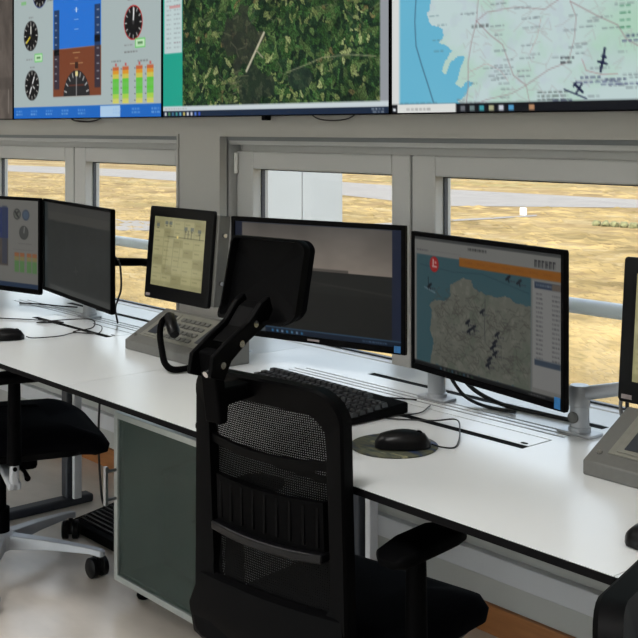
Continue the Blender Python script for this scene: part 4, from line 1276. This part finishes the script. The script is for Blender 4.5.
for sx in (x0 + 0.05, x1 - 0.05):
    for sy in (0.07, cd - 0.06):
        obj('foot', MB().lathe([(0.018, 0), (0.022, 0.008), (0.016, 0.03), (0.018, 0.0548)], (sx, sy, 0), 16), 'mattblack', cb, smooth=40)
s1 = thing('storage_box', 'dark box glimpsed through the frosted cabinet door, lower right', 'box', (-2.56, 1.86, cz0 + 0.0182))
obj('body', MB().box(-0.06, 0.06, -0.06, 0.06, 0, 0.17), 'darkbox', s1, bevel=0.006)
obj('lid', MB().box(-0.064, 0.064, -0.064, 0.064, 0.17, 0.19), 'darkbox', s1, bevel=0.004)
s2 = thing('storage_box', 'wide dark box glimpsed through the frosted cabinet door, lower left', 'box', (-2.74, 1.90, cz0 + 0.0182))
obj('body', MB().box(-0.09, 0.09, -0.06, 0.06, 0, 0.26), 'darkbox', s2, bevel=0.006)
obj('lid', MB().box(-0.094, 0.094, -0.064, 0.064, 0.26, 0.28), 'darkbox', s2, bevel=0.004)

# footrest on the floor
fr = thing('footrest', 'black ribbed footrest on the floor beside the frosted cabinet', 'footrest', (-3.27, 1.975, 0), math.radians(0))
prof = [(-0.09, 0), (0.09, 0), (0.09, 0.058), (-0.075, 0.034), (-0.09, 0.03)]
obj('base', MB().prism(prof, lambda u, v, x: (x, u, v), -0.19, 0.19), 'black', fr, bevel=0.004)
rb = MB().box(-0.165, 0.165, -0.004, 0.004, 0, 0.006)
r0 = obj('rib', rb, 'rim', fr, bevel=0.0015)
for k in range(8):
    r = r0 if k == 0 else share('rib', r0.data, fr)
    if k: 
        m_ = r.modifiers.new('bevel', 'BEVEL'); m_.width = 0.0015; m_.segments = 2
    yy = -0.062 + k * 0.0185
    r.location = (0, yy, 0.034 + (yy + 0.075) * 0.1455); r.rotation_euler = (math.radians(8.3), 0, 0)

# ================================================================== OFFICE CHAIRS
def yb(z):
    d = z - 0.62
    return -0.236 - (0.40 if d > 0 else 1.0) * d * d

def office_chair(label, x, y, rot, headrest=True, base_rot=0.0, arm_z=0.66, ax=0.245, ay=-0.15, pad=0.20, axl=None, sw=0.40, sd=0.41, so=0.0, lift=0.0):
    ax_ = ax
    t = thing('office_chair', label, 'chair', (x, y, 0), rot, 'black mesh office chairs')
    # backrest frame: rounded ring, curved in side view
    bk = lambda u, z, o: (u, yb(z) + 0.55 * u * u + o, z)
    outer = rrect(0.346, 0.485, 0.055, 8, 0, 0.6675)
    inner = rrect(0.280, 0.350, 0.04, 8, 0, 0.690)
    def wid(u, z):                                   # flares a little at the bottom and the top
        return u * (1.0 + 0.65 * max(0, 0.56 - z) + 0.10 * max(0, z - 0.75))
    ringf = [bk(wid(u, z), z, -0.014) for u, z in outer]
    mid = [bk(wid(u * 0.985, z), 0.6675 + (z - 0.6675) * 0.985, -0.020) for u, z in outer]
    fr = [ringf, mid,
          [bk(wid(u, z), z, -0.018) for u, z in inner], [bk(wid(u, z), z, 0.004) for u, z in inner],
          [bk(wid(u, z), z, 0.008) for u, z in outer], ringf]
    obj('backrest_frame', MB().rings(fr), 'black', t, smooth=50)
    # woven mesh in the frame: vertical and horizontal fibres
    mm = MB()
    hw, z0, z1, r_ = 0.142, 0.516, 0.864, 0.0015
    zs = [z0 + (z1 - z0) * k / 12 for k in range(13)]
    n = 62
    for i in range(n + 1):
        u = -hw + 2 * hw * i / n
        vs = []
        for z in zs:
            vs += [bk(wid(u - r_, z), z, -0.004), bk(wid(u + r_, z), z, -0.004)]
        mm.add(vs, [(2 * k, 2 * k + 1, 2 * k + 3, 2 * k + 2) for k in range(12)])
    n = 84
    us = [-hw + 2 * hw * k / 8 for k in range(9)]
    for i in range(n + 1):
        z = z0 + (z1 - z0) * i / n
        vs = []
        for u in us:
            vs += [bk(wid(u, z), z - r_, -0.0036), bk(wid(u, z), z + r_, -0.0036)]
        mm.add(vs, [(2 * k, 2 * k + 1, 2 * k + 3, 2 * k + 2) for k in range(8)])
    o = obj('mesh_web', mm, 'meshfibre', t); o['kind'] = 'stuff'
    # cross band and lumbar pad with ribs, behind the mesh
    def band(z0, z1, o0, o1, hw_, n=10, sag=0.0):
        top, bot = [], []
        us = [-hw_ + 2 * hw_ * k / n for k in range(n + 1)]
        S = lambda u: sag * (1 - (u / hw_) ** 2)
        rg = []
        for u in us:
            rg.append([bk(u, z0 - S(u), o0), bk(u, z1 - S(u), o0), bk(u, z1 - S(u), o1), bk(u, z0 - S(u), o1)])
        return MB().rings(rg, closed_u=True, cap=True)
    obj('cross_band', band(0.772, 0.788, -0.016, -0.007, 0.150, sag=0.012), 'black', t, smooth=30)
    lp = obj('lumbar_pad', band(0.632, 0.716, -0.022, -0.010, 0.128, sag=0.006), 'mattblack', t, smooth=30)
    for k in range(9):
        u = -0.116 + k * 0.029
        rb = MB().box(u - 0.003, u + 0.003, yb(0.675) + 0.55 * u * u - 0.0245, yb(0.675) + 0.55 * u * u - 0.0205, 0.638, 0.706)
        obj('rib', rb, 'black', lp, bevel=0.001)
    obj('lumbar_handle', band(0.616, 0.632, -0.036, -0.010, 0.132, sag=0.006), 'rim', t, bevel=0.003, smooth=30)
    for sx in (-1,):
        obj('adjuster_knob', MB().cyl((sx * 0.170, yb(.79) + 0.012, 0.79), (sx * 0.190, yb(.79) + 0.012, 0.79), 0.012, 14), 'black', t, smooth=40)
    # lower shell that carries the back to the mechanism under the seat
    rg = []
    for (yy, z, w_, h_) in ((-0.262, 0.53, 0.17, 0.012), (-0.275, 0.475, 0.185, 0.016), (-0.268, 0.425, 0.175, 0.02), (-0.215, 0.372, 0.12, 0.024), (-0.10, 0.345, 0.075, 0.022)):
        rg.append([(u, yy + 0.5 * u * u * (1 if z > 0.4 else 0.2) + s * h_ * (0.6 if z > 0.4 else 0.2), z + s * h_ * (0.2 if z > 0.4 else 0.8)) for s in (1, -1) for u in ([w_ * (q / 5 - 1) for q in range(11)] if s > 0 else [w_ * (1 - q / 5) for q in range(11)])])
    obj('back_bracket', MB().rings(rg, cap=True), 'black', t, smooth=50)
    # seat cushion, shell
    rings_ = []
    for (ins, z) in ((0.03, 0.398), (0.004, 0.412), (0.0, 0.435), (0.012, 0.458), (0.05, 0.472), (0.12, 0.476)):
        rings_.append([(u * (1 - ins / 0.2), so + v * (1 - ins / 0.2), z - (0.03 * max(0, (v - 0.10) / 0.12) ** 2 if v > 0.10 else 0)) for u, v in rrect(sw, sd, 0.09, 8)])
    obj('seat', MB().rings(rings_, cap=True), 'fabric', t, smooth=60)
    obj('seat_shell', MB().prism(rrect(sw * 0.9, sd * 0.9, 0.08, 8, 0, so), lambda u, v, z: (u * (1 if z > .38 else .86), v * (1 if z > .38 else .86), z), 0.372, 0.400), 'black', t, bevel=0.006, smooth=40)
    obj('mechanism', MB().box(-0.08, 0.08, -0.13, 0.10, 0.315, 0.3715), 'mattblack', t, bevel=0.012)
    obj('lever', MB().tube([(0.07, 0.04, 0.335), (0.16, 0.05, 0.335), (0.21, 0.05, 0.33)], [0.006, 0.006, 0.009], 10), 'black', t, smooth=40)
    # armrests
    for sx in (-1, 1):
        ax = (axl or ax_) if sx < 0 else ax_
        am = obj('armrest', MB().tube([(sx * ax, ay, 0.40), (sx * ax, ay, arm_z - 0.028)], [0.021, 0.017], 12), 'mattblack', t, smooth=40)
        pr = []
        h_ = pad / 2
        for (yy, w_, zz, th) in ((-h_, 0.018, -0.008, 0.006), (-h_ + 0.015, 0.034, -0.004, 0.012), (-h_ * 0.3, 0.040, 0, 0.014), (h_ * 0.5, 0.040, 0.0, 0.014), (h_ - 0.02, 0.034, -0.002, 0.011), (h_, 0.02, -0.005, 0.006)):
            pr.append([(sx * ax + u, ay + yy + 0.02, arm_z - 0.015 + zz + v) for u, v in rrect(w_ * 2, th * 2, th * 0.9, 4)])
        obj('arm_pad', MB().rings(pr, cap=True), 'mattblack', am, smooth=50)
        br = MB().box(sx * ax - 0.015, sx * ax + 0.015, ay - 0.012, ay + 0.012, 0.33, 0.43)
        br.box(min(sx * 0.06, sx * (ax + 0.015)), max(sx * 0.06, sx * (ax + 0.015)), ay - 0.018, ay + 0.018, 0.33, 0.352)
        obj('arm_bracket', br, 'paintedalu', am, bevel=0.005)
        xo = sx * (ax + 0.015)
        obj('bolt', MB().cyl((xo, ay, 0.39), (xo + sx * 0.004, ay, 0.39), 0.006, 12), 'mattblack', am, smooth=40)
    # headrest on its arm behind the frame
    if headrest:
        yh = -0.225; hx = -0.03
        def hp(u, z, o): return (hx + u, yh + 1.7 * u * u + o - 0.036 * max(0.0, (1.085 - z) / 0.078) ** 1.7, z)
        def ho(k):                                     # trapezoid, wider at the bottom
            pts = []
            for u, z in rrect(0.184 * k, 0.140 * (k if k > 0.9 else 0.80 / 0.9 * k), 0.02 * k, 6, 0, 1.078):
                s = 1 + 0.5 * max(0, (1.05 - z))
                pts.append((u * s, z - (0.006 if z < 1.06 else 0)))
            return pts
        hk = lambda q: [(u * q, 1.076 + (z - 1.076) * q) for u, z in ho(0.905)]
        R_ = [[hp(u, z, 0.006) for u, z in hk(0.02)], [hp(u, z, 0.006) for u, z in hk(0.5)], [hp(u, z, 0.005) for u, z in ho(0.97)], [hp(u, z, -0.008) for u, z in ho(1.0)], [hp(u, z, -0.014) for u, z in ho(0.99)],
              [hp(u, z, -0.014) for u, z in ho(0.945)], [hp(u, z, 0.000) for u, z in ho(0.905)], [hp(u, z, 0.001) for u, z in hk(0.75)], [hp(u, z, 0.001) for u, z in hk(0.5)], [hp(u, z, 0.001) for u, z in hk(0.25)], [hp(u, z, 0.001) for u, z in hk(0.02)]]
        obj('headrest_shell', MB().rings(R_, cap=True), 'black', t, smooth=45)
        R2 = [[hp(u, z, 0.007) for u, z in hk(0.02)], [hp(u, z, 0.007) for u, z in hk(0.5)], [hp(u, z, 0.006) for u, z in ho(0.96)], [hp(u, z, 0.02) for u, z in ho(0.95)], [hp(u, z, 0.03) for u, z in ho(0.82)], [hp(u, z, 0.032) for u, z in hk(0.4)], [hp(u, z, 0.032) for u, z in hk(0.02)]]
        obj('headrest_pad', MB().rings(R2, cap=True), 'fabric', t, smooth=50)
        def yz(pts, w_, mb=None):
            return (mb or MB()).prism(pts, lambda u, v, x_: (hx + x_, u, v), -w_, w_)
        # bar from the back of the frame up to a pivot that stands off behind it
        st = yz([(-0.268, 0.902), (-0.268, 0.876), (-0.335, 0.872), (-0.337, 0.842), (-0.355, 0.842), (-0.372, 0.965), (-0.352, 0.97), (-0.342, 0.902)], 0.019)
        hs = obj('headrest_stem', st, 'mattblack', t, bevel=0.004)
        arm = MB()
        prof = [(-0.388, 0.928), (-0.382, 0.962), (-0.345, 0.985), (-0.300, 1.01), (-0.272, 1.04), (-0.252, 1.05), (-0.240, 1.02), (-0.256, 0.998), (-0.300, 0.975), (-0.338, 0.948), (-0.355, 0.918)]
        for sgn in (-1, 1):
            arm.prism(prof, lambda u, v, x_: (hx + x_ * (1 + max(0, v - 0.98) * 3), u, v), sgn * 0.0205, sgn * 0.030)
        arm.prism([(-0.34, 0.978), (-0.302, 1.0), (-0.275, 1.03), (-0.255, 1.04), (-0.248, 1.02), (-0.30, 0.985)], lambda u, v, x_: (hx + x_, u, v), -0.0204, 0.0204)
        obj('headrest_arm', arm, 'black', t, bevel=0.003)
        for (sx, yy, z) in ((0.032, -0.285, 1.005), (0.031, -0.318, 0.975), (0.031, -0.362, 0.945)):
            obj('bolt', MB().cyl((hx + sx - 0.002, yy, z), (hx + sx + 0.003, yy, z), 0.006, 12), 'chrome', hs, smooth=40)
        obj('bolt', MB().cyl((hx, -0.3655, 0.93), (hx, -0.372, 0.927), 0.006, 12), 'chrome', hs, smooth=40)
    for ch in t.children:
        ch.location.z = lift
    # gas lift, five-legged base with casters
    obj('gas_lift', MB().lathe([(0.028, 0.07), (0.028, 0.19), (0.018, 0.195), (0.018, 0.32 + lift)], seg=20), 'mattblack', t, smooth=40)
    obj('hub', MB().lathe([(0.03, 0.062), (0.045, 0.07), (0.045, 0.11), (0.032, 0.118)], seg=24), 'paintedalu', t, smooth=40)
    for k in range(5):
        a = base_rot + k * 2 * PI / 5
        D = Vector((math.cos(a), math.sin(a), 0)); Nn = Vector((-math.sin(a), math.cos(a), 0))
        rg = []
        for (r, w_, zb_, zt_) in ((0.03, 0.024, 0.07, 0.112), (0.16, 0.020, 0.076, 0.104), (0.29, 0.015, 0.072, 0.090), (0.325, 0.014, 0.064, 0.084), (0.335, 0.008, 0.066, 0.08)):
            c = D * r
            rg.append([c + Nn * w_ + Vector((0, 0, zb_)), c + Nn * w_ * 0.8 + Vector((0, 0, zt_)), c - Nn * w_ * 0.8 + Vector((0, 0, zt_)), c - Nn * w_ + Vector((0, 0, zb_))])
        lg = obj('base_leg', MB().rings(rg, cap=True), 'paintedalu', t, bevel=0.003)
        c = D * 0.318
        ca = a + 0.9 + k * 1.3
        wd = Vector((math.cos(ca), math.sin(ca), 0)); off = Vector((-math.sin(ca), math.cos(ca), 0)) * 0.012
        cm = MB()
        for s in (-1, 1):
            p = c + off + Vector((0, 0, 0.030))
            cm.tube([p + wd * (s * 0.006), p + wd * (s * 0.010), p + wd * (s * 0.024), p + wd * (s * 0.028)], [0.027, 0.030, 0.030, 0.024], 18)
        cm.box(-0.006, 0.006, -0.022, 0.022, 0.02, 0.062, Matrix.Translation(c + off * 0.6) @ Matrix.Rotation(ca, 4, 'Z'))
        cm.cyl(c + Vector((0, 0, 0.05)), c + Vector((0, 0, 0.066)), 0.008, 12)
        obj('caster', cm, 'rim', lg, smooth=35)
    return t
office_chair('black mesh office chair with headrest, standing in front of the keyboard', -1.61, 1.49, math.radians(8), True, 0.4, axl=0.185)
office_chair('black office chair with silver base, cut by the photo edge beside the cabinet', -3.28, 1.55, math.radians(-18), False, 0.98, ax=0.295, ay=0.0, pad=0.25, sw=0.48, sd=0.48, so=0.06)
office_chair('black office chair cut off at the lower photo corner, nearest the camera', -0.362, 1.03, math.radians(-75), False, 0.2, lift=0.024)
